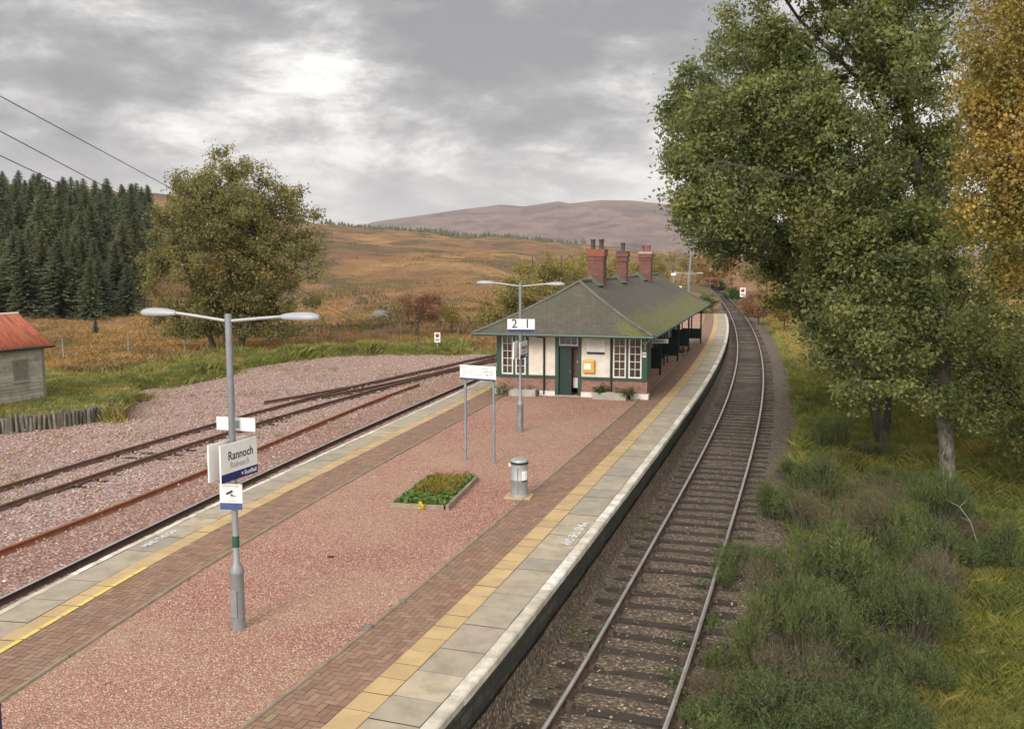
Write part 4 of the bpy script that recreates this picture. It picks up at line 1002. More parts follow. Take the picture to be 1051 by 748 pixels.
# litter bin
pb2 = at(533, 510, 0)
t = thing('litter_bin', 'round galvanised litter bin with a white label on the gravel by the brick strip', 'bin', pb2, R(-12))
mb = MB(); mb.bbox(-.31, .29, -.24, .24, .0, .035, .006); mb.build('base_slab', M['yellow_slab'], t)
mb = MB(); mb.lathe([(.205, .036), (.205, .06), (.19, .075), (.188, .40), (.192, .405), (.192, .42), (.188, .425), (.188, .76), (.196, .765), (.2, .775)], 28); mb.build('drum', M['galv'], t)
for k in range(1, 8):
    pass
mb = MB(); mb.lathe([(.198, .776), (.205, .785), (.205, .812), (.2, .82)], 28); mb.build('rim_band', M['black'], t)
mb = MB(); mb.lathe([(.2, .821), (.205, .83), (.19, .87), (.13, .89), (.05, .897)], 28); mb.build('lid', M['galv'], t)
mb = MB(); mb.box(-.235, -.185, -.06, .06, .70, .78); mb.build('hinge', M['sign_back'], t)
mb = MB(); mb.box(-.015, .015, -.2, -.188, .1, .7); mb.build('seam', M['galv_dark'], t)
lb = MB(); vs = []
for q in range(6):
    a = R(-62+q*10)
    for z in (.42, .63): vs.append((.193*math.cos(a), .193*math.sin(a), z))
lb.add(vs, [(q*2, q*2+2, q*2+3, q*2+1) for q in range(5)]); lb.build('label', M['sign_white'], t)
lb = MB(); vs = []
for q in range(6):
    a = R(-60+q*10)
    for z in (.385, .415): vs.append((.194*math.cos(a), .194*math.sin(a), z))
lb.add(vs, [(q*2, q*2+2, q*2+3, q*2+1) for q in range(5)]); lb.build('label_footer', M['ink'], t)
for k in range(4):
    lb = None
# flower bed
cs = [at(402, 516, .1), at(459, 519, .1), at(490, 488.5, .1), at(440, 487.5, .1)]
cen = sum(cs, Vector())/4; cen.z = 0
t = thing('flower_bed', 'low timber-framed flower bed in the middle of the pink gravel', 'flower bed', cen)
for k in range(4):
    a, b = cs[k]-cen, cs[(k+1) % 4]-cen; dd = (b-a); L_ = dd.length; ang = math.atan2(dd.y, dd.x)
    mb = MB(); mb.bbox(-.02, L_-.07, -.035, .035, -.02, .11+.012*(k % 2), .008); o = mb.build('frame_plank', M['timber_edge'], t, (a.x, a.y, 0), ang)
mb = MB(); mb.add([(c-cen).lerp(Vector((0, 0, 0)), .04)[:2]+(.07,) for c in cs], [(0, 1, 2, 3)]); mb.build('soil', M['soil'], t)
rg = np.random.default_rng(77)
def bed_pts(n_, lo=0, hi=1, lo2=0, hi2=1):
    a = rg.uniform(lo, hi, (n_, 1)); b = rg.uniform(lo2, hi2, (n_, 1)); C = [np.array(c-cen)[None, :] for c in cs]
    return (C[0]*(1-a)+C[1]*a)*(1-b)+(C[3]*(1-a)+C[2]*a)*b
bt = thing('bedding_plants', 'leafy green and strawy plants filling the timber flower bed', 'plants', cen)
pts = np.vstack([bed_pts(1500, .03, .97, .0, .45), bed_pts(500, .6, .97, .3, .97), bed_pts(300, .03, .3, .5, .97)]); pts[:, 2] = .08+np.abs(rg.normal(0, .05, len(pts)))
link('foliage', leaf_mesh(pts, .085, rg, 1.2, .7), M['leaf_bed'], bt)
def blades(pos, h, w, rg, lean=.45, name='grass'):
    n_ = len(pos); a = rg.uniform(0, 6.283, n_); hh = h*rg.uniform(.55, 1.3, n_); l = hh*np.abs(rg.normal(0, lean, n_)); b = rg.uniform(0, 6.283, n_)
    dx, dy = np.cos(a)*w*.5*rg.uniform(.7, 1.3, n_), np.sin(a)*w*.5
    lx, ly = np.cos(b)*l, np.sin(b)*l
    z0 = pos[:, 2]-.03
    V = np.stack([np.stack([pos[:, 0]-dx, pos[:, 1]-dy, z0], 1), np.stack([pos[:, 0]+dx, pos[:, 1]+dy, z0], 1),
                  np.stack([pos[:, 0]+lx*.35+dx*.7, pos[:, 1]+ly*.35+dy*.7, z0+hh*.6], 1), np.stack([pos[:, 0]+lx, pos[:, 1]+ly, z0+hh], 1),
                  ], 1)
    return np_mesh(name, V.reshape(-1, 3), np.arange(n_*4).reshape(-1, 4))
gp = bed_pts(900, .15, .9, .3, .95); gp[:, 2] = .08
link('straw_grass', blades(gp, .20, .012, rg, .4), M['leaf_yellow'], bt)
fp = np.array(at(433, 519, .1)-cen)[None, :]+rg.normal(0, .035, (60, 3)); link('yellow_flower', leaf_mesh(fp, .05, rg), M['petal'], bt)

# trackside boards
def stop_board(loc, sc, lab, rz, ph):
    t = thing('trackside_board', lab, 'sign', loc, rz, 'red-dot trackside boards')
    mb = MB(); mb.tube([(0, .03, -.1), (0, .03, ph+.1)], .035, 8); mb.build('post', M['galv'], t)
    mb = MB(); mb.bbox(-.22*sc, .22*sc, -.012, .012, ph-.32*sc, ph+.42*sc, .004); mb.build('board', M['sign_white'], t)
    mb = MB(); mb.lathe([(.15*sc, 0), (.15*sc, .004)], 16); me = mb.mesh('red_dot'); me.transform(Matrix.Translation((0, -.012, ph+.2*sc)) @ Matrix.Rotation(R(90), 4, 'X')); link('red_dot', me, M['red'], t)
    mb = MB(); mb.box(-.15*sc, .15*sc, -.016, -.0125, ph-.22*sc, ph-.05*sc); mb.build('text_block', M['ink_grey'], t)
p = at(449, 361, -1.0); stop_board(p, .92, 'small white board with a red dot by the grass beyond the siding', 0, .95)
p = at(762, 313, -1.0); stop_board((p.x, p.y, float(H(p.x, p.y))), 1.75, 'white board with a red dot on the right side of the line ahead', R(-12), 2.0)
p = far(697, 300, 104); stop_board((p.x, 104, -1.1), 1.3, 'white board with a red dot just showing above the station roof', R(-10), 3.0)
# distant poles
p = far(707.5, 300, 105); t = thing('telegraph_pole', 'tall thin bare pole beyond the station roof', 'pole', (p.x-.1, 105, -1.2))
mb = MB(); mb.tube([(-.1, 0, 0), (.02, 0, 4), (.22, 0, far(709, 254, 105).z+1.2)], [.15, .12, .085], 10); mb.build('shaft', M['galv_dark'], t)
mb = MB(); mb.lathe([(.10, 0), (.10, .12), (.04, .14)], 10, (.22, 0, far(709, 254, 105).z+1.18)); mb.build('cap', M['galv'], t)
p = far(729, 290, 190); t = thing('signal_post', 'small white-topped post far along the line', 'post', (p.x, 190, -1.0))
mb = MB(); mb.tube([(0, 0, 0), (0, 0, far(729, 277, 190).z+1.0)], .07, 8); mb.build('post', M['galv'], t)
mb = MB(); mb.bbox(-.32, .32, -.1, .1, far(729, 279, 190).z+1.0, far(729, 275, 190).z+1.0, .03); mb.build('head', M['sign_white'], t)
p = far(691, 290, 84); t = thing('camera_pole', 'short pole with a white camera head above the roof end', 'camera pole', (p.x, 84, 0))
zt = far(691, 283, 84).z
mb = MB(); mb.tube([(0, 0, 0), (0, 0, zt)], .04, 8); mb.build('post', M['galv'], t)
mb = MB(); mb.bbox(-.2, .2, -.12, .12, zt, zt+.22, .04); mb.build('camera', M['sign_white'], t)
# overhead wires
def wire(pts, lab):
    c = []
    for q in range(41):
        s = q/40; a, b = Vector(pts[0]), Vector(pts[1]); v = a.lerp(b, s); v.z -= pts[2]*4*s*(1-s); c.append(v)
    mb = MB(); mb.tube(c, .014, 5); o = mb.build('overhead_wire', M['wire']); tag(o, lab, 'wire', 'overhead wires on the left')
def wline(p1, Y1, p2, Y2, sag, lab, ext=1.35):
    a, b = far(*p1, Y1), far(*p2, Y2); a2 = b+(a-b)*ext; a2.z += sag*.4
    wire((a2, b, sag), lab)
wline((0, 97), 26, (417, 322), 118, .1, 'topmost of the three overhead wires crossing the sky at left')
wline((0, 133), 26, (425, 358), 112, .1, 'middle one of the three overhead wires crossing the sky at left')
wline((0, 158), 26, (412, 352), 112, .1, 'lowest of the three overhead wires crossing the sky at left')
# wire fence at the edge of the moor
FP = [(-60, 376), (12, 372.5), (66, 370), (132, 365), (190, 361), (232, 360), (277, 356), (312, 352), (345, 349), (412, 347), (452, 346), (470, 346), (500, 345)]
t = thing('wire_fence', 'thin post and wire fence along the foot of the moor', 'fence'); tops = []
for k, (a, b) in enumerate(FP):
    p = at(a, b, -.9); z = float(H(p.x, p.y)); h = random.uniform(1.35, 1.65) if b > 350 else 1.2
    mb = MB(); lx = random.uniform(-.06, .06); mb.tube([(p.x, p.y, z-.2), (p.x+lx, p.y, z+h)], [.065, .055], 7); mb.build('post', M['pole_wood'], t); tops.append((p.x+lx, p.y, z+h))
for dz in (.12, .5, .9):
    mb = MB(); mb.tube([(x, y-.05, z-dz) for x, y, z in tops], .008, 4); mb.build('strand', M['wire'], t)

# ------------------------------------------------------------------ hut and stakes on the left
mound_px = [(-170, 437), (-60, 432.5), (0, 429.5), (60, 424), (95, 419), (122, 413.5)]
front = [at(a, b, -.46) for a, b in mound_px]
mv = []; back = []
for p in front: mv.append((p.x, p.y))
outline = mv+[(-16.2, 40.5), (-18.6, 44.5), (-24, 49), (-36, 50), (-44, 40)]
cx_, cy_ = np.mean([p[0] for p in outline]), np.mean([p[1] for p in outline])
mb = MB(); N_ = len(outline); K = 16
ring_pts = []
dense = []
for k in range(N_):
    a, b = outline[k], outline[(k+1) % N_]
    for s in range(6): dense.append((a[0]+(b[0]-a[0])*s/6, a[1]+(b[1]-a[1])*s/6))
nd2 = len(dense); vs = []
for q in range(K+1):
    s = q/K
    for x, y in dense:
        X, Y = x+(cx_-x)*s, y+(cy_-y)*s
        fr_ = Y < cy_ and x > -30 and (x, y) in dense[:30]
        z = -.44+.10*float(fbm(np.array(X*.6), np.array(Y*.6), 3, 91)) if q > 0 else (-.46 if dense.index((x, y)) <= 30 else -1.25)
        vs.append((X, Y, z))
fs = [(q*nd2+k, q*nd2+(k+1) % nd2, (q+1)*nd2+(k+1) % nd2, (q+1)*nd2+k) for q in range(K) for k in range(nd2)]
mb.add(vs, fs, 0, True)
mb.add([(x, y, -.46) for x, y in dense[:31]]+[(x, y, -1.2) for x, y in dense[:31]], [(k, k+31, k+32, k+1) for k in range(30)])
n = NT('mound_turf'); M['turf'] = n.done(n.ramp(n.noise(n.pos(), .8, 6, .7), [(.35, (.085, .10, .025)), (.6, (.17, .16, .045)), (.75, (.13, .10, .045))]), .95)
mound_o = mb.build('grass_bank', M['turf']); tag(mound_o, kind='structure')
t = thing('stake_wall', 'row of weathered upright timber stakes holding up the grass by the hut', 'retaining wall')
fp = np.array(mv); fd = resample(fp, .155)
stakes = []
for q in range(4):
    rg_ = random.Random(q); mb = MB(); prof = []
    for zz, r_ in ((-.95, .085), (-.3, .08), (0, .075), (.05, .06)):
        for a in range(7):
            an = a/7*6.283; rr_ = r_*rg_.uniform(.8, 1.2); prof.append((rr_*math.cos(an), rr_*math.sin(an)*.7, zz+(rg_.uniform(-.05, .05) if zz > -.1 else 0)))
    mb.add(prof, [(i_*7+a, i_*7+(a+1) % 7, (i_+1)*7+(a+1) % 7, (i_+1)*7+a) for i_ in range(3) for a in range(7)]+[tuple(21+a for a in range(7))])
    me = mb.mesh('stake'); me.materials.append(M['stake']); stakes.append(me)
for k, (x, y) in enumerate(fd[-100:]):
    endp = k >= len(fd[-100:])-4
    o = link('stake', stakes[random.randrange(4)], None, t, (x+random.uniform(-.02, .02)+.04, y-.10+random.uniform(-.04, .03), -.44+random.uniform(-.14, .07)+(.22 if endp else 0)))
    o.rotation_euler = (random.uniform(-.10, .06), random.uniform(-.09, .09), random.uniform(0, 6)); o.scale = (random.uniform(.8, 1.35), 1, 1)
# hut: right front corner at hc, front wall runs to the left
hc = at(47, 408, -.45); hl = at(0, 416, -.45); ang = math.atan2(hc.y-hl.y, hc.x-hl.x)
HL, HD, HW = 5.2, 3.2, 2.28
t = thing('timber_hut', 'grey weathered timber hut with a rusty red corrugated roof at the left edge', 'hut', hc, ang)
mb = MB(); mb.box(-HL, 0, 0, HD, -.2, HW)
mb.add([(0, 0, HW), (0, HD, HW), (0, HD/2, HW+1.15)], [(0, 1, 2)]); mb.add([(-HL, 0, HW), (-HL, HD, HW), (-HL, HD/2, HW+1.15)], [(0, 2, 1)]); mb.build('wall', M['boards'], t)
mb = MB()
for k in range(17):
    z0 = -.12+k*.142; x = -HL
    while x < -.10:
        x1 = min(-.10, x+random.uniform(1.2, 3.0)); d0 = random.uniform(-.006, .006)
        mb.add([(x, -.022+d0, z0), (x1, -.022+d0, z0), (x1, -.004, z0+.15), (x, -.004, z0+.15), (x, 0, z0), (x1, 0, z0)], [(0, 1, 2, 3), (4, 5, 1, 0)]); x = x1+.004
mb.build('cladding', M['clad'], t)
mb = MB(); mb.box(-.1, .02, -.035, .02, -.2, HW-.02); mb.build('corner_board', M['board_grey'], t)
mb = MB(); mb.box(-1.55, -.85, -.06, -.003, .88, 1.72); w = mb.build('window', M['board_grey'], t)
mb = MB(); mb.box(-1.47, -.93, -.068, -.061, .96, 1.66); mb.build('boarding', paint('pale_board', (.23, .22, .17), .9, .4, 7), w)
mb = MB(); mb.box(-1.62, -.78, -.11, -.003, .80, .878); mb.build('sill', M['boards'], w)
rf = MB(); NC = 120
for side in (0, 1):
    vs = []
    for k in range(NC+1):
        x = -HL-.15+(HL+.45)*k/NC; c = .02*math.sin(k*math.pi/2)
        for s in (0, .5, 1):
            y = (-.28+(HD/2+.28)*s) if side == 0 else (HD+.28-(HD/2+.28)*s)
            z = HW-.10+(1.15+.16)*s+c+.05
            vs.append((x, y, z))
    rf.add(vs, [(k*3+s, k*3+3+s, k*3+4+s, k*3+1+s) for k in range(NC) for s in range(2)], 0, True)
r_ = rf.build('roof', M['rust_roof'], t); sd = r_.modifiers.new('thick', 'SOLIDIFY'); sd.thickness = .015
mb = MB(); mb.tube([(-HL-.15, HD/2, HW+1.22), (.3, HD/2, HW+1.22)], .06, 8); mb.build('ridge_cap', M['sign_back'], r_)
mb = MB(); mb.tube([(-HL, -.30, HW-.10), (.34, -.30, HW-.12)], .045, 6); mb.build('gutter', M['black'], t)

# ------------------------------------------------------------------ trees
def ell_points(ells, n_, rg, shell=2.4):
    out = []; w = np.array([e[6] if len(e) > 6 else e[3]*e[4]*e[5] for e in ells], float); w /= w.sum()
    for e, k in zip(ells, rg.multinomial(n_, w)):
        v = rg.normal(0, 1, (k, 3)); v /= np.linalg.norm(v, axis=1, keepdims=True)
        r = rg.uniform(0, 1, (k, 1))**(1/shell)
        out.append(np.array(e[:3])[None, :]+v*r*np.array(e[3:6])[None, :])
    return np.vstack(out)
def grow(name, label, loc, trunks, ells, n_att, n_leaf, size, sig, m_leaf, m_bark, r_base, seed, cat='tree', group=None, aspect=.55, droop=0, tip=.006, drop=0.0, shell=2.4, smin=.0, lump=1.0, up=.0, thin=1.75, limb=1.0):
    """trunks: polylines from the ground (local); attractors inside the ellipsoids are linked one by one to the nearest wood"""
    rg = np.random.default_rng(seed)
    pts = []; par = []
    for tr in trunks:
        tr = np.array(tr, float)
        for a, b in zip(tr[:-1], tr[1:]):
            seg = max(1, int(np.linalg.norm(b-a)/.5))
            for s in range(seg):
                first = (s == 0 and np.allclose(a, tr[0]))
                pts.append(a+(b-a)*s/seg); par.append(-1 if first else len(pts)-2)
        pts.append(tr[-1]); par.append(len(pts)-2)
    ntr = len(pts); first_n = 1+sum(max(1, int(np.linalg.norm(np.subtract(b, a))/.5)) for a, b in zip(trunks[0][:-1], trunks[0][1:]))
    att = ell_points(ells, int(n_att*thin), rg, shell)
    cell = lump
    nv = (vnoise(att[:, 0]/cell+att[:, 2]/cell*.6+50, att[:, 1]/cell-att[:, 2]/cell*.5+50, seed)+vnoise(att[:, 2]/cell+30, att[:, 0]/cell*.8+att[:, 1]/cell*.6+70, seed+5))/2
    att = att[np.argsort(-nv)[:n_att]]
    T0 = np.array(pts); dist = np.min(np.linalg.norm(att[:, None]-T0[None], axis=2), 1)
    plen = [float(p[2]) for p in pts]
    tips = []
    for k in np.argsort(dist):
        a = att[k]; P_ = np.array(pts); dv = a-P_
        cost = np.linalg.norm(dv, axis=1)+.18*np.array(plen)+np.maximum(0, -dv[:, 2])*.5
        cost[:ntr] += np.where(P_[:ntr, 2] < .12*P_[:ntr, 2].max(), 3, 0)
        i = int(np.argmin(cost)); L_ = np.linalg.norm(a-P_[i])
        base = i
        if L_ > .7:
            md = (a+P_[i])/2+rg.normal(0, .07*L_, 3)+np.array([0, 0, .06*L_]); pts.append(md); par.append(base); plen.append(plen[i]+L_/2); base = len(pts)-1
        pts.append(a); par.append(base); plen.append(plen[i]+L_); tips.append(len(pts)-1)
    n_ = len(pts); cnt = np.zeros(n_); cnt[tips] = 1
    for i in range(n_-1, -1, -1):
        if par[i] >= 0: cnt[par[i]] += cnt[i]
    rad = tip*np.maximum(cnt, 1)**.5
    zt = np.array(pts)[:, 2]
    for i in range(ntr): rad[i] = max(rad[i], .02)
    scl = r_base/max(rad[:ntr].max(), 1e-6)
    rad = np.where(np.arange(n_) < ntr, rad*scl, np.minimum(rad*scl, r_base*.6)); rad = np.maximum(rad, tip*1.0); rad[first_n:ntr] *= limb
    V = []; Fq = []; NSD = 6; b = 0
    P_ = np.array(pts)
    for i in range(n_):
        if par[i] < 0: continue
        p0, p1 = P_[par[i]], P_[i]; d = p1-p0; L_ = np.linalg.norm(d)
        if L_ < 1e-4: continue
        d = d/L_; ref = np.array([1., 0, 0]) if abs(d[0]) < .8 else np.array([0, 1., 0])
        a_ = np.cross(d, ref); a_ /= np.linalg.norm(a_); c_ = np.cross(d, a_)
        r0 = min(rad[par[i]], rad[i]*1.6) if i >= ntr else rad[par[i]]
        if par[par[i]] < 0 and i < ntr: r0 *= 1.35
        for k in range(NSD):
            t_ = 6.28318*k/NSD; o_ = a_*math.cos(t_)+c_*math.sin(t_); V.append(p0+o_*r0)
        for k in range(NSD):
            t_ = 6.28318*k/NSD; o_ = a_*math.cos(t_)+c_*math.sin(t_); V.append(p1+o_*rad[i])
        for k in range(NSD): Fq.append((b+k, b+(k+1) % NSD, b+NSD+(k+1) % NSD, b+NSD+k))
        b += 2*NSD
    t = thing(name, label, cat, loc, 0, group)
    link('trunk', np_mesh('trunk', V, Fq, smooth=True), m_bark, t)
    tp = P_[tips]; pp = P_[[par[i] for i in tips]]
    wgt = rg.lognormal(0, .75, len(tips)); wgt /= wgt.sum()
    idx = rg.choice(len(tips), n_leaf, p=wgt)
    s = rg.uniform(.25, 1.08, (n_leaf, 1))
    pos = pp[idx]+(tp[idx]-pp[idx])*s+rg.normal(0, sig, (n_leaf, 3))*np.array([1, 1, .8])
    if drop: pos[:, 2] -= rg.exponential(drop, n_leaf)
    pos = pos[pos[:, 2] > smin]
    link('crown', leaf_mesh(pos, size, rg, up, aspect, droop, 'crown'), m_leaf, t)
    return t

# main tree right of the line
b0 = at(975, 508, -1.0); b0.z = float(H(b0.x, b0.y))-.05
def rel(px, py, Y, base): return tuple(far(px, py, Y)-base)
def E(px, py, Y, rpx, rpy, ry, base):
    c = far(px, py, Y)-base; k = Y/F_PX; return (c.x, c.y, c.z, rpx*k, ry, rpy*k)
Yt = b0.y
trunk = [(0, 0, -.2), rel(968, 400, Yt, b0), rel(966, 330, Yt+.1, b0), rel(950, 210, Yt+.3, b0), rel(930, 110, Yt+.4, b0), rel(915, 10, Yt+.6, b0), rel(905, -110, Yt+.6, b0)]
lower = [rel(966, 330, Yt+.1, b0), rel(905, 215, Yt-.3, b0), rel(850, 190, Yt-.5, b0), rel(790, 178, Yt-.6, b0), rel(735, 165, Yt-.4, b0)]
fork = [rel(950, 210, Yt+.3, b0), rel(890, 90, Yt+.8, b0), rel(820, 20, Yt+1.2, b0), rel(780, -40, Yt+1.2, b0)]
ells = [E(900, 60, Yt, 110, 130, 2.6, b0), E(820, 60, Yt, 95, 105, 2.4, b0), E(760, 150, Yt-.3, 82, 85, 2.0, b0), E(730, 180, Yt-.3, 50, 62, 1.6, b0), E(830, 190, Yt, 90, 90, 2.4, b0),
        E(900, 230, Yt, 90, 95, 2.2, b0), E(960, 180, Yt, 60, 140, 2.4, b0), E(890, 330, Yt-.8, 75, 62, 1.5, b0), E(915, 395, Yt-1.4, 58, 48, 1.2, b0), E(850, 270, Yt, 65, 60, 1.5, b0), E(950, 300, Yt-1.2, 55, 85, 1.2, b0), E(880, 400, Yt-1.0, 34, 38, 1.0, b0),
        E(1015, 415, Yt-1.0, 45, 36, 1.0, b0), E(860, -60, Yt, 150, 80, 2.8, b0), E(755, 60, Yt, 48, 62, 1.4, b0), E(708, 125, Yt-.2, 38, 58, 1.1, b0), E(700, 205, Yt-.3, 28, 38, .9, b0), E(985, 340, Yt-.6, 50, 70, 1.4, b0), E(965, 395, Yt-1.3, 40, 40, .9, b0)]
low1 = [rel(967, 360, Yt, b0), rel(930, 350, Yt-.9, b0), rel(880, 375, Yt-1.2, b0)]; low2 = [rel(967, 370, Yt, b0), rel(1000, 375, Yt-.7, b0), rel(1040, 395, Yt-1.0, b0)]
grow('broadleaf_tree', 'tall green broadleaf tree with a lichened trunk leaning over the right of the line', b0, [trunk, lower, fork, low1, low2], ells, 2000, 185000, .104, .17, M['leaf_big'], M['bark_main'], .27, 101, shell=1.6, smin=1.0, lump=.8, limb=.36)
# grey-leaved willow branches on the left side of that crown: a second tree behind
bb = Vector((12.7, 31.5, -1.05))
def E2(*a): return E(*a, bb)
grow('willow_tree', 'grey-green willow behind the lichened tree, its branches hanging over the track', bb,
     [[(0, 0, -.2), (-.6, 0, 2.5), (-2.0, -.2, 5), (-3.4, -.4, 8), (-4.4, -.6, 11.5)], [(-.6, 0, 2.5), (.3, .3, 5.5), (.2, .5, 9)]],
     [E2(740, 165, 30.5, 70, 105, 1.8), E2(790, 120, 31, 85, 100, 2.2), E2(715, 215, 30.5, 42, 40, 1.3), E2(780, 235, 31, 65, 45, 1.8), E2(850, 230, 31.5, 80, 90, 2.2), E2(835, 300, 31.5, 58, 44, 1.6), E2(875, 345, 31, 52, 48, 1.5), E2(890, 390, 30.5, 30, 26, 1.0), E2(700, 110, 30.5, 28, 42, 1.0)],
     950, 85000, .125, .19, M['leaf_grey'], M['bark_dark'], .17, 102, shell=1.7, smin=.8, lump=.9)
# golden birch at the right edge
bb3 = Vector((11.6, 17.0, -1.05))
def E3(*a): return E(*a, bb3)
grow('birch_tree', 'golden weeping birch filling the right edge', bb3,
     [[(0, 0, -.2), (-.2, 0, 3), (-.5, .1, 6), (-.9, .1, 9), (-1.1, .2, 12)]],
     [E3(1050, 40, 16.6, 62, 120, 1.5), E3(1040, 190, 16.4, 52, 85, 1.3), E3(1055, 270, 16.3, 50, 60, 1.2), E3(1010, 110, 16.6, 28, 70, .8), E3(1120, 120, 17, 100, 190, 2.0), E3(1060, -80, 17, 110, 90, 1.8), E3(1000, 210, 16.6, 26, 24, .6), E3(1015, 20, 16.6, 30, 60, .8), E3(1035, 310, 16.2, 22, 26, .7)],
     760, 115000, .062, .12, M['leaf_birch'], M['bark_birch'], .16, 103, shell=1.6, aspect=.75, droop=.6, drop=.28, smin=2.6, lump=.45)
# shade trees standing behind on the right, each a tree of its own
def simple_tree(name, label, x, y, hgt, rx, rz, cz, nl, size, mleaf, mbark, seed, group=None, rb=.12, natt=160, sig=.25, ry=None, cat='tree', multi=1, shell=2.2, extra=None):
    z = float(H(np.array(x), np.array(y)))-.05
    rg_ = random.Random(seed); tr = []
    for k in range(multi):
        dx, dy = (rg_.uniform(-.5, .5)*rx, rg_.uniform(-.5, .5)*rx) if multi > 1 else (rg_.uniform(-.1, .1)*rx, 0)
        bx, by = (rg_.uniform(-.12, .12)*rx, rg_.uniform(-.1, .1)*rx) if multi > 1 else (0, 0)
        tr.append([(bx, by, -.1), (bx+dx*.3, by+dy*.3, hgt*.3), (bx+dx*.7, by+dy*.7, hgt*.62), (dx, dy, hgt*.9)])
    ell = [(0, 0, cz, rx, ry or rx*.9, rz)]
    for k in range(7):
        a = rg_.uniform(0, 6.283); q = rg_.uniform(.45, .8); ell.append((rx*q*math.cos(a), rx*q*math.sin(a)*.9, cz+rz*rg_.uniform(-.55, .65), rx*rg_.uniform(.3, .5), rx*.4, rz*rg_.uniform(.25, .45)))
    if extra: ell += extra
    return grow(name, label, (x, y, z), tr, ell, natt, nl, size, sig, mleaf, mbark, rb, seed, cat, group, shell=shell, smin=.1)
simple_tree('broadleaf_tree', 'dark green tree behind the lichened tree trunk, low boughs over the bank', 13.6, 33.5, 8.5, 3.0, 3.8, 4.6, 34000, .13, M['leaf_big'], M['bark_dark'], 111, natt=220)
simple_tree('broadleaf_tree', 'yellowing tree over the dark fence at the back of the right bank', 15.6, 40, 7.5, 3.2, 3.3, 4.3, 30000, .14, M['leaf_big'], M['bark_dark'], 112, natt=180)
simple_tree('broadleaf_tree', 'dense dark tree at the far right behind the birch', 19.0, 29, 10, 4.2, 4.6, 5.2, 40000, .15, M['leaf_big'], M['bark_dark'], 113, natt=220)
simple_tree('broadleaf_tree', 'green tree in the middle of the right bank beyond the willow', 20.5, 52, 9.5, 3.9, 4.4, 4.9, 28000, .17, M['leaf_big'], M['bark_dark'], 114, natt=180)
simple_tree('broadleaf_tree', 'shadowy tree farther right between the birch and the bank', 25, 43, 11, 5, 5, 5.8, 30000, .18, M['leaf_big'], M['bark_dark'], 115, natt=180)
simple_tree('sapling', 'bright yellow sapling beside the line on the right bank', 23.6, 81, 4.6, 1.9, 2.0, 2.9, 8000, .13, M['leaf_yellow'], M['bark_dark'], 116, rb=.06, natt=90)
simple_tree('sapling', 'reddish sapling left of the bright yellow one', 24.3, 92, 3.8, 2.0, 1.7, 2.3, 7000, .13, M['leaf_red'], M['bark_dark'], 117, rb=.06, natt=90)
simple_tree('broadleaf_tree', 'green tree rising behind the yellow and reddish saplings', 28.5, 84, 10, 4.2, 4.6, 5.6, 20000, .2, M['leaf_big'], M['bark_dark'], 118, natt=170)
simple_tree('shrub', 'orange autumn tree beyond the track bend', 41.5, 190, 9, 5.2, 4.4, 4.9, 9000, .32, M['leaf_orange'], M['bark_dark'], 119, natt=110, rb=.15, cat='tree')
simple_tree('broadleaf_tree', 'dull green tree standing right of the orange tree', 38.0, 140, 9, 4.5, 4.6, 5.0, 12000, .25, M['leaf_olive'], M['bark_dark'], 120, natt=130)
simple_tree('broadleaf_tree', 'olive tree at the back right edge of the line', 36, 112, 11, 5, 5.4, 6, 16000, .24, M['leaf_big'], M['bark_dark'], 121, natt=150)
for k, (px, Y, hgt, m, lab) in enumerate(((736, 196, 2.6, 'leaf_green', 'dark green shrub at the left of the far track bend'), (752, 152, 2.5, 'leaf_green', 'green shrub beside the line before the orange tree'), (763, 122, 2.0, 'leaf_green', 'low green shrub at the foot of the right red-dot board'),
        (727, 118, 2.0, 'leaf_green', 'green shrub just past the platform end'), (716, 101, 1.9, 'leaf_green', 'dark shrub right behind the roof end'), (775, 104, 1.9, 'leaf_olive', 'brownish shrub on the right bank past the platform end'),
        (722, 230, 3.4, 'leaf_green', 'farthest dark green shrub left of the line'))):
    x = far(px, 300, Y).x
    simple_tree('shrub', lab, x, Y, hgt, hgt*.8, hgt*.45, hgt*.5, 3500, .13 if Y < 150 else .2, M[m], M['bark_dark'], 130+k, rb=.04, natt=60, cat='shrub', multi=3)
simple_tree('broadleaf_tree', 'small green tree under the golden birch at the right edge', 14.2, 24.5, 5.2, 2.0, 2.2, 2.9, 16000, .115, M['leaf_big'], M['bark_dark'], 122, rb=.08, natt=170)
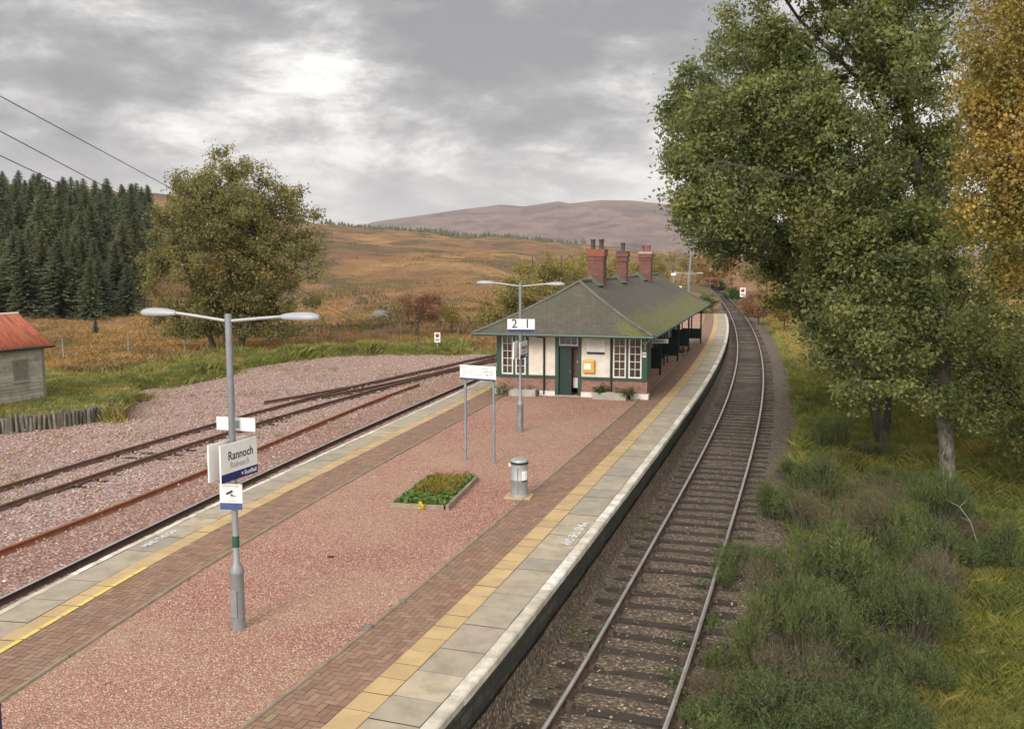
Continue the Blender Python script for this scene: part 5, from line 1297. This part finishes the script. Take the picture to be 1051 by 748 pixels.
# left side
bl = at(232, 362, -1.0)
zb = float(H(bl.x, bl.y))-.05; bl.z = zb
k65 = bl.y/F_PX
def E4(px, py, rpx, rpy, dy=0, ry=None): c = far(px, py, bl.y+dy)-bl; return (c.x, c.y, c.z, rpx*k65, ry or rpx*k65*.85, rpy*k65)
def R4(px, py, dy=0): return tuple(far(px, py, bl.y+dy)-bl)
grow('willow_tree', 'large olive-green willow with three stems on the left by the moor', bl,
     [[R4(222, 364), R4(212, 335), R4(196, 290, 1), R4(180, 240, 1)], [R4(232, 364), R4(236, 320), R4(232, 250), R4(225, 185)], [R4(246, 364), R4(250, 320), R4(268, 260, -1), R4(285, 195, -1)], [R4(246, 364), R4(255, 330), R4(300, 285, 1)]],
     [E4(240, 250, 62, 78), E4(200, 215, 42, 42), E4(255, 200, 48, 36), E4(300, 210, 24, 28), E4(175, 250, 32, 40), E4(180, 300, 30, 34), E4(305, 265, 28, 50), E4(285, 315, 36, 26), E4(215, 310, 45, 34), E4(245, 180, 30, 18), E4(165, 275, 20, 36), E4(318, 240, 14, 30), E4(165, 325, 22, 24), E4(322, 255, 17, 44), E4(152, 290, 15, 40), E4(310, 320, 26, 26), E4(190, 190, 24, 20), E4(205, 335, 40, 22), E4(275, 332, 44, 22), E4(240, 322, 46, 28), E4(240, 240, 80, 85)],
     1450, 125000, .165, .30, M['leaf_olive'], M['bark_dark'], .27, 104, shell=1.7, smin=1.0, tip=.010, lump=.9, thin=1.4)
p = at(427, 350, -1.0)
simple_tree('rowan_shrub', 'reddish many-stemmed shrub at the foot of the moor', p.x, p.y+1, 3.6, 2.2, 1.5, 2.35, 5200, .13, M['leaf_red'], M['bark_grey'], 140, rb=.06, natt=110, cat='shrub', multi=5, sig=.2)
simple_tree('sapling', 'sparse yellow sapling right of the reddish shrub', p.x+2.6, p.y+2.5, 2.6, 1.3, .9, 1.6, 1100, .13, M['leaf_yellow'], M['bark_grey'], 141, rb=.04, natt=40, cat='shrub', multi=3)
for k, (px, py, Y, rx, hgt, lab) in enumerate(((530, 345, 78, 3.2, 5.0, 'olive scrub willow at the left behind the station roof'), (565, 345, 84, 4.6, 7.2, 'tallest olive scrub willow behind the front of the station roof'), (610, 345, 96, 5.0, 7.0, 'olive scrub willow showing between roof and first chimney'),
        (650, 345, 110, 5.0, 6.6, 'yellow-green scrub willow behind the middle chimneys'), (690, 345, 128, 5.4, 7.4, 'brownish scrub willow behind the far end of the roof'))):
    x = far(px, py, Y).x
    simple_tree('willow_scrub', lab, x, Y, hgt, rx, hgt*.45, hgt*.52, 13000, .17, M['leaf_bush'], M['bark_grey'], 150+k, rb=.09, natt=150, multi=5, cat='shrub', sig=.3)

# conifers ------------------------------------------------------------------
def conifer_mesh(seed, m, dens=1.0):
    rg = np.random.default_rng(seed); P_ = []; D2 = []; S_ = []
    H0, R0 = 10.0, rg.uniform(1.5, 2.1)
    z = .5
    while z < H0*.985:
        t = z/H0; L_ = R0*(1-t)**.8*rg.uniform(.75, 1.15)+.10; nb = max(4, int(8*dens*(1-t*.4)))
        a0 = rg.uniform(0, 6.28)
        for k in range(nb):
            a = a0+6.28*k/nb+rg.normal(0, .25); l = L_*rg.uniform(.7, 1.2)
            for s in np.arange(.14, 1.01, .10*max(.6, 1/(l+.3))):
                r = l*s; w = .24*(1.15-s*.55)*min(1, .35+l*.5)*rg.uniform(.7, 1.3)
                P_.append((r*math.cos(a)+rg.normal(0, .05), r*math.sin(a)+rg.normal(0, .05), z-.28*r+.10*r*s+rg.normal(0, .05))); D2.append((math.cos(a), math.sin(a), -.35+.3*t)); S_.append(w)
        z += .25*(1-t*.45)
    P_ = np.array(P_); D2 = np.array(D2); S_ = np.array(S_)[:, None]; n_ = len(P_)
    D2 += rg.normal(0, .25, D2.shape); D2 /= np.linalg.norm(D2, axis=1, keepdims=True)
    up = np.array([[0, 0, 1.0]])+rg.normal(0, .45, (n_, 3)); sd = np.cross(D2, up); sd /= np.linalg.norm(sd, axis=1, keepdims=True)
    V = np.stack([P_-D2*S_*.7, P_+sd*S_*.55-np.array([[0, 0, .06]]), P_+D2*S_*1.0, P_-sd*S_*.55-np.array([[0, 0, .06]])], 1).reshape(-1, 3)
    Fq = np.arange(n_*4).reshape(-1, 4)
    # leader and trunk
    tb = MB(); tb.tube([(0, 0, -.4), (0, 0, 5), (0, 0, 9.95)], [.16, .09, .012], 6, caps=False)
    tv = np.array(tb.v); tf = np.array(tb.f)
    me = np_mesh('conifer', np.vstack([V, tv]), np.vstack([Fq, tf+len(V)]), midx=np.r_[np.zeros(len(Fq), int), np.ones(len(tf), int)])
    me.materials.append(m); me.materials.append(M['bark_dark'])
    return me
CON = [conifer_mesh(200+k, M['conifer']) for k in range(6)]+[conifer_mesh(210+k, M['conifer_b']) for k in range(2)]
n_con = 0
def conifer(x, y, h, label, group, kind=None, wide=1.0, dz=0):
    global n_con
    me = CON[kind if kind is not None else random.randrange(6)]
    o = bpy.data.objects.new('conifer_tree', me); COL.objects.link(o)
    o.location = (x, y, float(H(np.array(x), np.array(y)))-.1+dz); s = h/10; o.scale = (s*wide, s*wide, s); o.rotation_euler = (random.uniform(-.05, .05), random.uniform(-.05, .05), random.uniform(0, 6.28))
    tag(o, label, 'conifer', group); n_con += 1
    return o
LAB = 'dark green spruce %s of the left hillside plantation'
rgc = random.Random(5); placed = []
tries = 0
# front edge of the wood follows the field: seen at about y = 333 (left) to 318 (right)
while len(placed) < 288 and tries < 40000:
    tries += 1
    px = rgc.uniform(-130, 160); Y = 98+150*rgc.random()**1.3
    x = (px-525.5)/F_PX*Y
    yf = 98+max(0, (px-120))*.10
    if Y < yf: continue
    if any((x-a)**2+(Y-b)**2 < 2.5**2 for a, b in placed): continue
    if px > 140 and Y < 120+(px-140)*2.2: continue
    placed.append((x, Y))
    frontness = (Y-98)/115
    h = rgc.uniform(5.5, 9.8) if frontness < .25 else rgc.uniform(7.0, 12.5)
    if rgc.random() < .1: conifer(x, Y, h*.85, 'yellowish-brown larch standing among the dark spruces', 'larches in the plantation', 6+rgc.randrange(2), 1.5)
    else: conifer(x, Y, h, LAB % ('along the front edge' if Y < 114 else ('in the middle' if Y < 180 else 'along the skyline at the back')), 'spruces in the left plantation', wide=rgc.uniform(1.45, 2.0))
p = at(98, 343, -.5)
conifer(far(98, 341, 80).x, 80, 1.7, 'single small spruce growing out on the orange slope before the plantation', None, 0, 1.3)
vs, fs, b = [], [], 0
for k in range(360):                       # the far skyline wood: one mass, a few pixels high
    px = rgc.choice([rgc.gauss(405, 14), rgc.gauss(445, 9), rgc.gauss(490, 22), rgc.gauss(545, 26), rgc.gauss(360, 16), rgc.uniform(335, 600)])
    if px < 325: continue
    Y = rgc.uniform(640, 715); x = (px-525.5)/F_PX*Y; z = float(H(np.array(x), np.array(Y)))
    h = rgc.uniform(2.2, 4.6)*(1 if px < 480 else .85); r_ = h*rgc.uniform(.35, .6)
    for lv in range(4):
        zl_, rl_ = z+h*(.08+.22*lv), r_*(1-.22*lv); a0 = rgc.uniform(0, 6)
        for a in range(7): vs.append((x+rl_*rgc.uniform(.7, 1.2)*math.cos(a0+a/7*6.283), Y+rl_*math.sin(a0+a/7*6.283), zl_+rgc.uniform(-.2, .1)))
        vs.append((x, Y, zl_+h*.36)); fs += [(b+a, b+(a+1) % 7, b+7) for a in range(7)]; b += 8
me = bpy.data.meshes.new('distant_wood'); me.from_pydata(vs, [], fs)
tag(link('distant_wood', me, M['conifer']), 'thin line of conifers along the far moor skyline', 'wood', kind='stuff')
# ------------------------------------------------------------------ gorse on the right
def gorse_mesh(seed, m, r=1.0, h=1.05, ns=620, needle=.084, wid=.082, side=18):
    rg = np.random.default_rng(seed); P_ = []; D2 = []; S_ = []; st = MB()
    nl = 9; lumps = []
    for k in range(nl):
        a = rg.uniform(0, 6.283); q = r*.72*rg.uniform(0, 1)**.5
        lumps.append((q*math.cos(a), q*math.sin(a), h*rg.uniform(.25, .72)*(1-.45*q/r), r*rg.uniform(.24, .40)))
    for k in range(ns):
        lx, ly, lz, lr_ = lumps[rg.integers(0, nl)]
        v = rg.normal(0, 1, 3); v[2] = abs(v[2])*1.1; v /= np.linalg.norm(v)
        base = np.array([lx, ly, lz])+v*lr_*np.array([1, 1, 1.1])*rg.uniform(.45, .95)
        d = v*.55+np.array([0, 0, .85])+rg.normal(0, .25, 3); d /= np.linalg.norm(d); L_ = rg.uniform(.16, .42)
        if k % 8 == 0: st.tube([(lx*.3, ly*.3, -.1), tuple(base*np.array([.8, .8, .6])), tuple(base+d*L_*.7)], [.013, .009, .003], 4, caps=False)
        for s_ in np.linspace(.0, 1.0, side):
            q = rg.normal(0, 1, 3); q -= d*(q@d); q /= np.linalg.norm(q)
            e = d*rg.uniform(.6, 1.1)+q*.75; P_.append(base+d*L_*s_); D2.append(e/np.linalg.norm(e)); S_.append(needle*(1.25-.75*s_)*rg.uniform(.6, 1.3))
    P_ = np.array(P_); D2 = np.array(D2); S_ = np.array(S_)[:, None]; n_ = len(P_)
    sd = np.cross(D2, rg.normal(0, 1, (n_, 3))); sd /= np.linalg.norm(sd, axis=1, keepdims=True)
    V = np.stack([P_, P_+D2*S_*.45+sd*S_*wid, P_+D2*S_, P_+D2*S_*.45-sd*S_*wid], 1).reshape(-1, 3)
    me = np_mesh('foliage', V, np.arange(n_*4).reshape(-1, 4)); me.materials.append(m)
    sm = st.mesh('stem'); sm.materials.append(M['bark_grey'])
    return me, sm
GOR = [gorse_mesh(300+k, M['gorse']) for k in range(5)]+[gorse_mesh(320+k, M['gorse_brown'], ns=460, needle=.055, wid=.06) for k in range(2)]
gpos = [(738, 742, .75, 0), (790, 728, 1.05, 0), (858, 745, 1.0, 0), (905, 722, .8, 0), (765, 672, .8, 0), (826, 672, 1.05, 0), (880, 668, .9, 6), (926, 690, .7, 0), (785, 622, .9, 0), (846, 612, 1.0, 0), (905, 622, 1.05, 0), (957, 622, .7, 5),
        (775, 575, .75, 0), (822, 560, 1.05, 0), (880, 562, 1.0, 5), (935, 575, 1.1, 0), (985, 575, .8, 0), (798, 522, .95, 0), (850, 515, 1.1, 0), (905, 520, 1.05, 6), (955, 535, 1.0, 0), (1000, 545, .7, 5), (822, 482, 1.0, 0), (872, 470, 1.25, 0), (918, 490, .9, 0), (860, 447, 1.1, 0), (1035, 575, .6, 0), (728, 700, .5, 5), (1000, 610, .5, 0), (760, 705, .9, 0), (820, 705, .9, 6), (870, 712, .95, 0), (742, 630, .55, 0), (815, 640, .95, 0), (865, 640, .95, 0), (800, 598, .8, 6), (858, 585, .95, 0), (915, 595, .9, 0), (770, 545, .7, 0), (830, 535, .9, 5), (880, 540, .9, 0), (925, 548, .9, 0), (845, 498, .9, 0), (890, 498, .95, 0), (930, 650, .8, 0), (890, 745, .85, 0), (740, 590, .4, 0), (970, 595, .8, 0), (940, 745, .6, 0), (780, 755, .9, 0), (895, 455, .8, 0)]
for k, (px, py, s, kd) in enumerate(gpos):
    if k % 5 == 3 and kd == 0: continue
    p = at(px, py+14, -1.0); z = float(H(np.array(p.x), np.array(p.y)))-.05
    me, sm = GOR[kd if kd else random.randrange(5)]
    where = 'close beside the right-hand rail' if px < 790+max(0, 600-py)*.25 else ('in the middle of the thicket' if px < 890 else 'on the grassy side of the thicket')
    deep = ', nearest the camera' if py > 655 else (', below the lichened tree trunk' if py < 530 else ', halfway along')
    if kd: t = thing('heather_bush', 'brown heathery bush '+where+deep, 'bush', (p.x, p.y, z), random.uniform(0, 6.28), 'brown bushes among the gorse')
    else: t = thing('gorse_bush', 'spiny green gorse bush '+where+deep, 'bush', (p.x, p.y, z), random.uniform(0, 6.28), 'gorse bushes in the thicket')
    s *= random.uniform(.8, 1.15); t.scale = (s*1.08, s*1.08, s*random.choice([.75, .95, 1.2, 1.5]))
    link('foliage', me, None, t); link('stem', sm, None, t)
def twig(pts, lab):
    mb = MB(); c = [far(*q) for q in pts]; mb.tube(c, [.009]*(len(c)-1)+[.003], 6)
    mb.tube([c[1], c[1]+Vector((-.22, .05, .1))], [.008, .003], 5); mb.tube([c[2], c[2]+Vector((.2, .05, .18))], [.008, .003], 5)
    tag(mb.build('bare_branch', M['pole_wood']), lab, 'branch')
twig([(946, 628, 15.3), (930, 600, 15.9), (925, 590, 16.2), (910, 584, 16.4)], 'pale bare branch sticking up in the middle of the gorse')
twig([(1004, 560, 19.0), (996, 535, 19.5), (985, 520, 20), (970, 512, 20.3)], 'thin bare branch arching out of the gorse below the tree trunk')

# ------------------------------------------------------------------ grass and small stuff
def scatter(px0, px1, py0, py1, n_, rg, z=-1.0, test=None):
    px = rg.uniform(px0, px1, n_); py = rg.uniform(py0, py1, n_)
    xs = (px-W_PX/2)/F_PX; u = -(py-H_PX/2)/F_PX
    ry = math.cos(PITCH)+u*math.sin(PITCH); rz_ = -math.sin(PITCH)+u*math.cos(PITCH); t = (z-EYE)/rz_
    return xs*t, ry*t
def clump(x, y, k, sg, rg): return np.repeat(x, k)+rg.normal(0, sg, len(x)*k), np.repeat(y, k)+rg.normal(0, sg, len(x)*k)
rg = np.random.default_rng(501)
x, y = scatter(770, 1120, 330, 760, 9000, rg); x2, y2 = rg.uniform(5, 24, 9000), rg.uniform(9, 60, 9000); x, y = np.r_[x, x2], np.r_[y, y2]
q = (x-CR(y))*.955; k_ = (q > 1.95+1.6*fbm(x/1.6, y/1.6, 3, 4)+rg.exponential(.2, len(q))-.2) & (y > 7); x, y = x[k_], y[k_]
x, y = clump(x, y, 13, .13, rg); z = H(x, y)
nx_, ny_ = clump(rg.uniform(3, 13, 16000), rg.uniform(7, 24, 16000), 9, .09, rg); nq = (nx_-CR(ny_))*.955; nk = (nq > 2.1) & (nx_ < .62*ny_+1.5); nx_, ny_ = nx_[nk], ny_[nk]
k_ = np.hypot(x, y) > 19; x, y, z = x[k_], y[k_], z[k_]
tag(link('fine_grass', blades(np.stack([nx_, ny_, H(nx_, ny_)], 1), .07+.24*np.clip(vnoise(nx_/.7, ny_/.8, 94)*.6+vnoise(nx_/2.4, ny_/2.4, 95)*.7-.2, 0, 1), .008, rg, .6), M['grass_right']), 'soft pale green grass in the near right corner', 'grass', kind='stuff')
tag(link('grass', blades(np.stack([x, y, z], 1), .10+.38*np.clip(vnoise(x/.8, y/.9, 92)*.6+vnoise(x/3, y/3, 93)*.7-.2, 0, 1), .010, rg, .6), M['grass_right']), 'yellow-green grass on the bank right of the line', 'grass', kind='stuff')
x, y = rg.uniform(8, 42, 16000), rg.uniform(52, 150, 16000); q = (x-CR(y))*.955; k_ = (q > 2.7) & (q < 9); x, y = clump(x[k_], y[k_], 6, .2, rg)
tag(link('dry_grass', blades(np.stack([x, y, H(x, y)], 1), .38, .03, rg, .5), M['grass_gold']), 'straw-coloured dry grass along the far right bank of the line', 'grass', kind='stuff')
# left verge of rank grass along the stone yard
pts = resample(YARD[3:], .05); kk = rg.integers(0, len(pts), 15000); off = np.abs(rg.normal(0, 2.2, 15000))-.3
t_, n_ = frames(pts); x = pts[kk, 0]-n_[kk, 0]*off; y = pts[kk, 1]-n_[kk, 1]*off
k_ = ~(pip(x, y, yard_poly) & (seg_dist(x, y, YARD) > .45)); x, y = clump(x[k_], y[k_], 7, .16, rg)
hm = pip(x, y, np.array(outline)) & (seg_dist(x, y, np.array(outline)) > .35); x, y = x[~hm], y[~hm]
sx_ = np.linspace(0, 1, 420); ex_ = -15.45+rg.normal(0, .22, 420)-1.6*sx_; ey_ = 36.0+6*sx_; ex_, ey_ = clump(ex_, ey_, 8, .13, rg); x, y = np.r_[x, ex_], np.r_[y, ey_]
tag(link('rank_grass', blades(np.stack([x, y, H(x, y)], 1), .16+.75*np.clip(vnoise(x/1.4, y/1.7, 90)*.6+vnoise(x/5, y/4, 91)*.6-.2, 0, 1)**1.3, .032, rg, .4), M['grass_left']), 'tall green grass along the edge of the stone yard', 'grass', kind='stuff')
x, y = rg.uniform(-40, -15, 26000), rg.uniform(30, 50, 26000); hm = pip(x, y, np.array(outline)); x, y = x[hm], y[hm]
hx, hy = x-hc.x, y-hc.y; lx = hx*math.cos(ang)+hy*math.sin(ang); ly = -hx*math.sin(ang)+hy*math.cos(ang)
k_ = ~((lx > -HL) & (lx < 0) & (ly > 0) & (ly < HD)); x, y = clump(x[k_], y[k_], 5, .08, rg)
s2_ = rg.random(700); ex2 = -15.75-2.3*s2_+rg.uniform(-.25, .45, 700); ey2 = 36.2+6.5*s2_; ex2, ey2 = clump(ex2, ey2, 6, .10, rg); ez2 = rg.uniform(-1.1, -.55, len(ex2))
tag(link('bank_grass', blades(np.stack([np.r_[x, ex2], np.r_[y, ey2], np.r_[np.full(x.shape, -.45), ez2]], 1), np.r_[np.full(x.shape, .16), np.full(ex2.shape, .28)], .022, rg, .5), M['grass_left']), 'short mixed grass on the bank around the timber hut', 'grass', kind='stuff')
px_ = rg.uniform(-160, 620, 30000); Yd = 52+240*rg.random(30000)**1.9; x = (px_-525.5)/F_PX*Yd; y = Yd
k_ = ~pip(x, y, yard_poly) & (seg_dist(x, y, YARD) > 2.5) & (vnoise(x/2.3, y/3.1, 77)+.6*vnoise(x/9, y/13, 78) > np.where(np.hypot(x, y) < 92, .32, .70)); x, y = clump(x[k_], y[k_], 6, .32, rg)
tag(link('moor_grass', blades(np.stack([x, y, H(x, y)], 1), .36, .05, rg, .6), M['grass_moor']), 'orange-brown moor grass on the slopes left of the station', 'grass', kind='stuff')
M['heather'] = leafmat('heather_tuft', [(.085, .065, .04), (.12, .09, .05), (.10, .095, .045), (.15, .10, .055)], trans=.15)
px_ = rg.uniform(-160, 680, 13000); Yd = 75+330*rg.random(13000)**1.5; x = (px_-525.5)/F_PX*Yd; y = Yd
k_ = (vnoise(x/11, y/20, 401)*.6+vnoise(x/3.5, y/6, 402)*.55 > .70) & (np.hypot(x, y) > 78); x, y = clump(x[k_], y[k_], 6, .5, rg)
tag(link('heather', blades(np.stack([x, y, H(x, y)], 1), .42, .16, rg, .6), M['heather']), 'dark heather patches on the orange moor behind the station', 'heather', kind='stuff')
# weeds by the right rails and the foot of the platform wall
x, y = [], []
for px, py, kq in ((600, 655, 60), (570, 720, 50), (665, 535, 40), (655, 548, 30), (700, 665, 60), (690, 695, 60), (720, 600, 40), (705, 720, 60)):
    p = at(px, py, -.93); x += [p.x]*kq; y += [p.y]*kq
x = np.array(x)+rg.normal(0, .13, len(x)); y = np.array(y)+rg.normal(0, .18, len(y))
tag(link('weeds', leaf_mesh(np.stack([x, y, -.90+np.abs(rg.normal(0, .05, len(x)))], 1), .06, rg, .6), M['leaf_green']), 'scattered small weeds in the ballast of the right-hand track', 'weeds', kind='stuff')
# fallen leaves and pale chips on the right ballast
x, y = scatter(480, 790, 420, 748, 1500, rg, -.93); q = (x-CR(y))*.955; k_ = (np.abs(q) < 2.5) & (x > ER(y)+.15); x, y = x[k_], y[k_]
V = leaf_mesh(np.stack([x, y, -.925+.02*rg.random(len(x))], 1), .045, rg, 3.0, .8)
tag(link('fallen_leaves', V, leafmat('fallen_leaf', [(.30, .20, .10), (.42, .34, .22), (.22, .10, .05), (.5, .45, .36)], trans=.1)), 'fallen leaves and pale chips strewn on the dark ballast', 'leaves', kind='stuff')
def pebbles(x, y, z, size, rg, name):
    n_ = len(x); o8 = np.array([(1, 0, 0), (0, 1, 0), (-1, 0, 0), (0, -1, 0), (0, 0, 1), (0, 0, -1.)]); f8 = np.array([(0, 1, 4), (1, 2, 4), (2, 3, 4), (3, 0, 4), (1, 0, 5), (2, 1, 5), (3, 2, 5), (0, 3, 5)])
    s_ = size*rg.uniform(.5, 1.5, (n_, 1, 1)); a = rg.uniform(0, 6.283, n_); c, q = np.cos(a), np.sin(a)
    V = o8[None]*rg.uniform(.6, 1.2, (n_, 6, 1))*s_; V[:, :, 2] *= .7
    X = V[:, :, 0]*c[:, None]-V[:, :, 1]*q[:, None]+x[:, None]; Y = V[:, :, 0]*q[:, None]+V[:, :, 1]*c[:, None]+y[:, None]
    return np_mesh(name, np.stack([X, Y, V[:, :, 2]+np.asarray(z).reshape(-1, 1)], -1).reshape(-1, 3), (f8[None]+np.arange(n_)[:, None, None]*6).reshape(-1, 3))
M['pebble'] = island_mat('loose_stone', [(.50, .25, .18), (.34, .18, .14), (.62, .42, .33), (.25, .17, .14), (.70, .58, .50)], .9, (.25, .18, .14), 3, .4, 60)
x, y = rg.uniform(-9, 6, 9000), rg.uniform(9, 36, 9000); k_ = (x < ER(y)-2.3) & (x > EL(y)+2.3); x, y = x[k_], y[k_]
tag(link('loose_stones', pebbles(x, y, np.full(len(x), .022), .017, rg, 'loose_stones'), M['pebble']), 'loose larger stones lying on the pink platform gravel', 'stones', kind='stuff')
x, y = rg.uniform(-24, 0, 26000), rg.uniform(14, 62, 26000); k_ = (x < EL(y)-2.9) & pip(x, y, yard_poly); x, y = x[k_], y[k_]
tag(link('loose_ballast', pebbles(x, y, np.full(len(x), -.985)+.04*rg.normal(0, .4, len(x)), .042, rg, 'loose_ballast'), M['pebble']), 'loose coarse stones scattered over the pale stone yard and sidings', 'stones', kind='stuff')
x, y = rg.uniform(-20, -2, 2600), rg.uniform(20, 62, 2600); k_ = (x < EL(y)-3) & pip(x, y, yard_poly) & (vnoise(x/2.2, y/2.2, 66) > .66); x, y = clump(x[k_], y[k_], 5, .12, rg)
tag(link('yard_weeds', blades(np.stack([x, y, np.full(len(x), -.98)], 1), .12, .02, rg, .7), M['grass_left']), 'sparse small weeds growing through the stone yard', 'weeds', kind='stuff')
d_ = resample(offR(-WR['brick']-.05)[10:70], .5); d2_ = resample(offL(WL['brick']+.05)[10:70], .5); d_ = np.vstack([d_, d2_]); d_ = d_[rg.random(len(d_)) < .22]; x, y = clump(d_[:, 0], d_[:, 1], 7, .05, rg)
tag(link('edging_weeds', blades(np.stack([x, y, np.full(len(x), .02)], 1), .06, .010, rg, .8), M['grass_left']), 'tiny weeds along the timber edging of the gravel', 'weeds', kind='stuff')
def rock(px, py, z, s, lab, m='rock', Y=None):
    p = at(px, py, z) if Y is None else far(px, py, Y)
    if Y: p.z = float(H(np.array(p.x), np.array(p.y)))
    bm = bmesh.new(); bmesh.ops.create_icosphere(bm, subdivisions=4, radius=s)
    for v in bm.verts:
        v.co *= 1+.9*float(fbm(np.array(v.co.x/s*1.3+px), np.array(v.co.y/s*1.3+v.co.z/s*1.4), 4, 5)); v.co.z *= .62; v.co.x *= 1.2
    me = bpy.data.meshes.new('stone'); bm.to_mesh(me); bm.free()
    tag(link('stone', me, M[m], None, p+Vector((0, 0, s*.15))), lab, 'stone')
rock(377, 644, 0, .07, 'small dark stone by the timber edging in the foreground gravel')
rock(413, 618, 0, .05, 'pale small stone on the timber edging')
rock(339, 572, 0, .05, 'dark little stone out in the open pink gravel', 'soil')
rock(391, 330, 0, .75, 'grey boulder on the orange moor left of the reddish shrub', 'rock', 92)
# dark board fence behind the trees on the right bank
t = thing('board_fence', 'short dark fence of upright boards under the trees on the right bank', 'fence', (0, 0, 0))
for k in range(9):
    px = 832+k*3.4; p = at(px, 352-k*.3, -1.0); z = float(H(np.array(p.x), np.array(p.y))); mb = MB(); mb.bbox(p.x-.07, p.x+.07, p.y-.02, p.y+.02, z-.1, z+.95+random.uniform(-.06, .06), .01); mb.build('board', M['bark_dark'], t)
p0, p1 = at(831, 352, -1), at(861, 349, -1); mb = MB(); mb.tube([(p0.x, p0.y+.05, -.4), (p1.x, p1.y+.05, -.4)], .03, 6); mb.build('rail', M['bark_dark'], t)
# dark post at the very left edge of the platform
p = at(-1, 760, 0); t = thing('dark_post', 'dark purple post just showing at the lower left corner', 'post', (p.x-.005, p.y, 0))
mb = MB(); mb.lathe([(.045, 0), (.045, .38), (.05, .39), (.05, .42), (.02, .44)], 12); mb.build('shaft', M['navy'], t)

# ------------------------------------------------------------------ air
mb = MB(); mb.box(-9000, 9000, -400, 9700, -160, 620); n = NT('air')
n.t.nodes.remove(n.b); pv = n.n('ShaderNodeVolumePrincipled'); pv.inputs['Color'].default_value = (.88, .90, 1.0, 1); pv.inputs['Density'].default_value = 0.00009; pv.inputs['Anisotropy'].default_value = .2
n.l(pv.outputs[0], n.out.inputs['Volume'])
USE_HAZE = True
if USE_HAZE: tag(mb.build('haze', n.m), kind='stuff')

# ------------------------------------------------------------------ light
SUN_EL, SUN_AZ = 30, 205              # soft light from behind-left of the camera
SKY_SEED = 13.1
w = bpy.data.worlds.new('World'); SC.world = w; w.use_nodes = True; nt = w.node_tree
for nd in list(nt.nodes): nt.nodes.remove(nd)
class WT(NT):
    def __init__(s, t): s.t = t
wn = WT(nt)
sky = wn.n('ShaderNodeTexSky', sky_type='NISHITA'); sky.sun_disc = False; sky.sun_elevation = R(SUN_EL); sky.sun_rotation = R(SUN_AZ); sky.air_density = 1.5; sky.dust_density = 3
co = wn.n('ShaderNodeTexCoord').outputs['Generated']; sx = wn.n('ShaderNodeSeparateXYZ'); wn.l(co, sx.inputs[0])
zc = wn.math('MAXIMUM', sx.outputs[2], 0.0)
mp = wn.n('ShaderNodeMapping'); wn.l(co, mp.inputs[0]); mp.inputs['Location'].default_value = (SKY_SEED, .7, .35); mp.inputs['Scale'].default_value = (1.0, 1.0, 2.5)
wz = wn.n('ShaderNodeTexNoise'); wn.l(mp.outputs[0], wz.inputs['Vector']); wz.inputs['Scale'].default_value = 5; wz.inputs['Detail'].default_value = 6
wp = wn.mix(.09, mp.outputs[0], wz.outputs['Color'])
f1 = wn.noise(wp, 3.0, 12, .56, .1); f2 = wn.noise(wp, 8.5, 12, .64, .1)
vo = wn.n('ShaderNodeTexVoronoi', feature='SMOOTH_F1'); wn.l(wp, vo.inputs['Vector']); vo.inputs['Scale'].default_value = 7.5; vo.inputs['Smoothness'].default_value = .9
ff = wn.math('ADD', wn.math('ADD', wn.math('MULTIPLY', f1, .46), wn.math('MULTIPLY', f2, .42)), wn.math('MULTIPLY', vo.outputs['Distance'], .16))
ff = wn.math('SUBTRACT', ff, wn.math('MULTIPLY', wn.math('SUBTRACT', zc, .14), .16))     # the cloud thins towards the horizon
cl = wn.ramp(ff, [(.42, (.175, .170, .170)), (.47, (.225, .218, .216)), (.505, (.30, .29, .283)), (.535, (.40, .386, .372)), (.56, (.53, .51, .485)), (.595, (.68, .66, .62))])
low = wn.ramp(zc, [(.0, (1, 1, 1)), (.06, (.75, .75, .75)), (.12, (0, 0, 0))])
cl = wn.mix(wn.math('MULTIPLY', low, .5), cl, (.60, .578, .54))
back = wn.math('MULTIPLY', wn.ramp(wn.math('ADD', wn.math('MULTIPLY', sx.outputs[1], -.5), .5), [(.35, (0, 0, 0)), (.75, (1, 1, 1))]), wn.ramp(zc, [(.03, (0, 0, 0)), (.2, (1, 1, 1))]))  # added front fill: unseen sky behind the camera brightened to light camera-facing surfaces
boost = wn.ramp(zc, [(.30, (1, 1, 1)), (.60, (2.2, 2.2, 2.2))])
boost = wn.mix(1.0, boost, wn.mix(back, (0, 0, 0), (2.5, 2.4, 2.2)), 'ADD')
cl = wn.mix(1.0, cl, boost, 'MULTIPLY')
skyc = wn.mix(1.0, sky.outputs[0], (.10, .10, .10), 'MULTIPLY')
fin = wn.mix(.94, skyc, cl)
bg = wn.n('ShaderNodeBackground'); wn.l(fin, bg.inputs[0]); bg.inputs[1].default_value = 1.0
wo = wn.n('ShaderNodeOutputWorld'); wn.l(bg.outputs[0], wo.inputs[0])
sun = bpy.data.objects.new('sun', bpy.data.lights.new('sun', 'SUN')); COL.objects.link(sun)
sun.data.energy = 1.5; sun.data.angle = R(26); sun.data.color = (1, .95, .88)
sun.rotation_euler = (R(90-SUN_EL), 0, R(180-SUN_AZ))
SC.view_settings.view_transform = 'Standard'; SC.view_settings.look = 'None'; SC.view_settings.exposure = 0.88; SC.view_settings.gamma = 1
SC.view_settings.use_curve_mapping = False
SC.cycles.max_bounces = 9; SC.cycles.diffuse_bounces = 6; SC.cycles.transmission_bounces = 4; SC.cycles.volume_bounces = 0
SC.cycles.use_denoising = True
print('conifers', n_con)
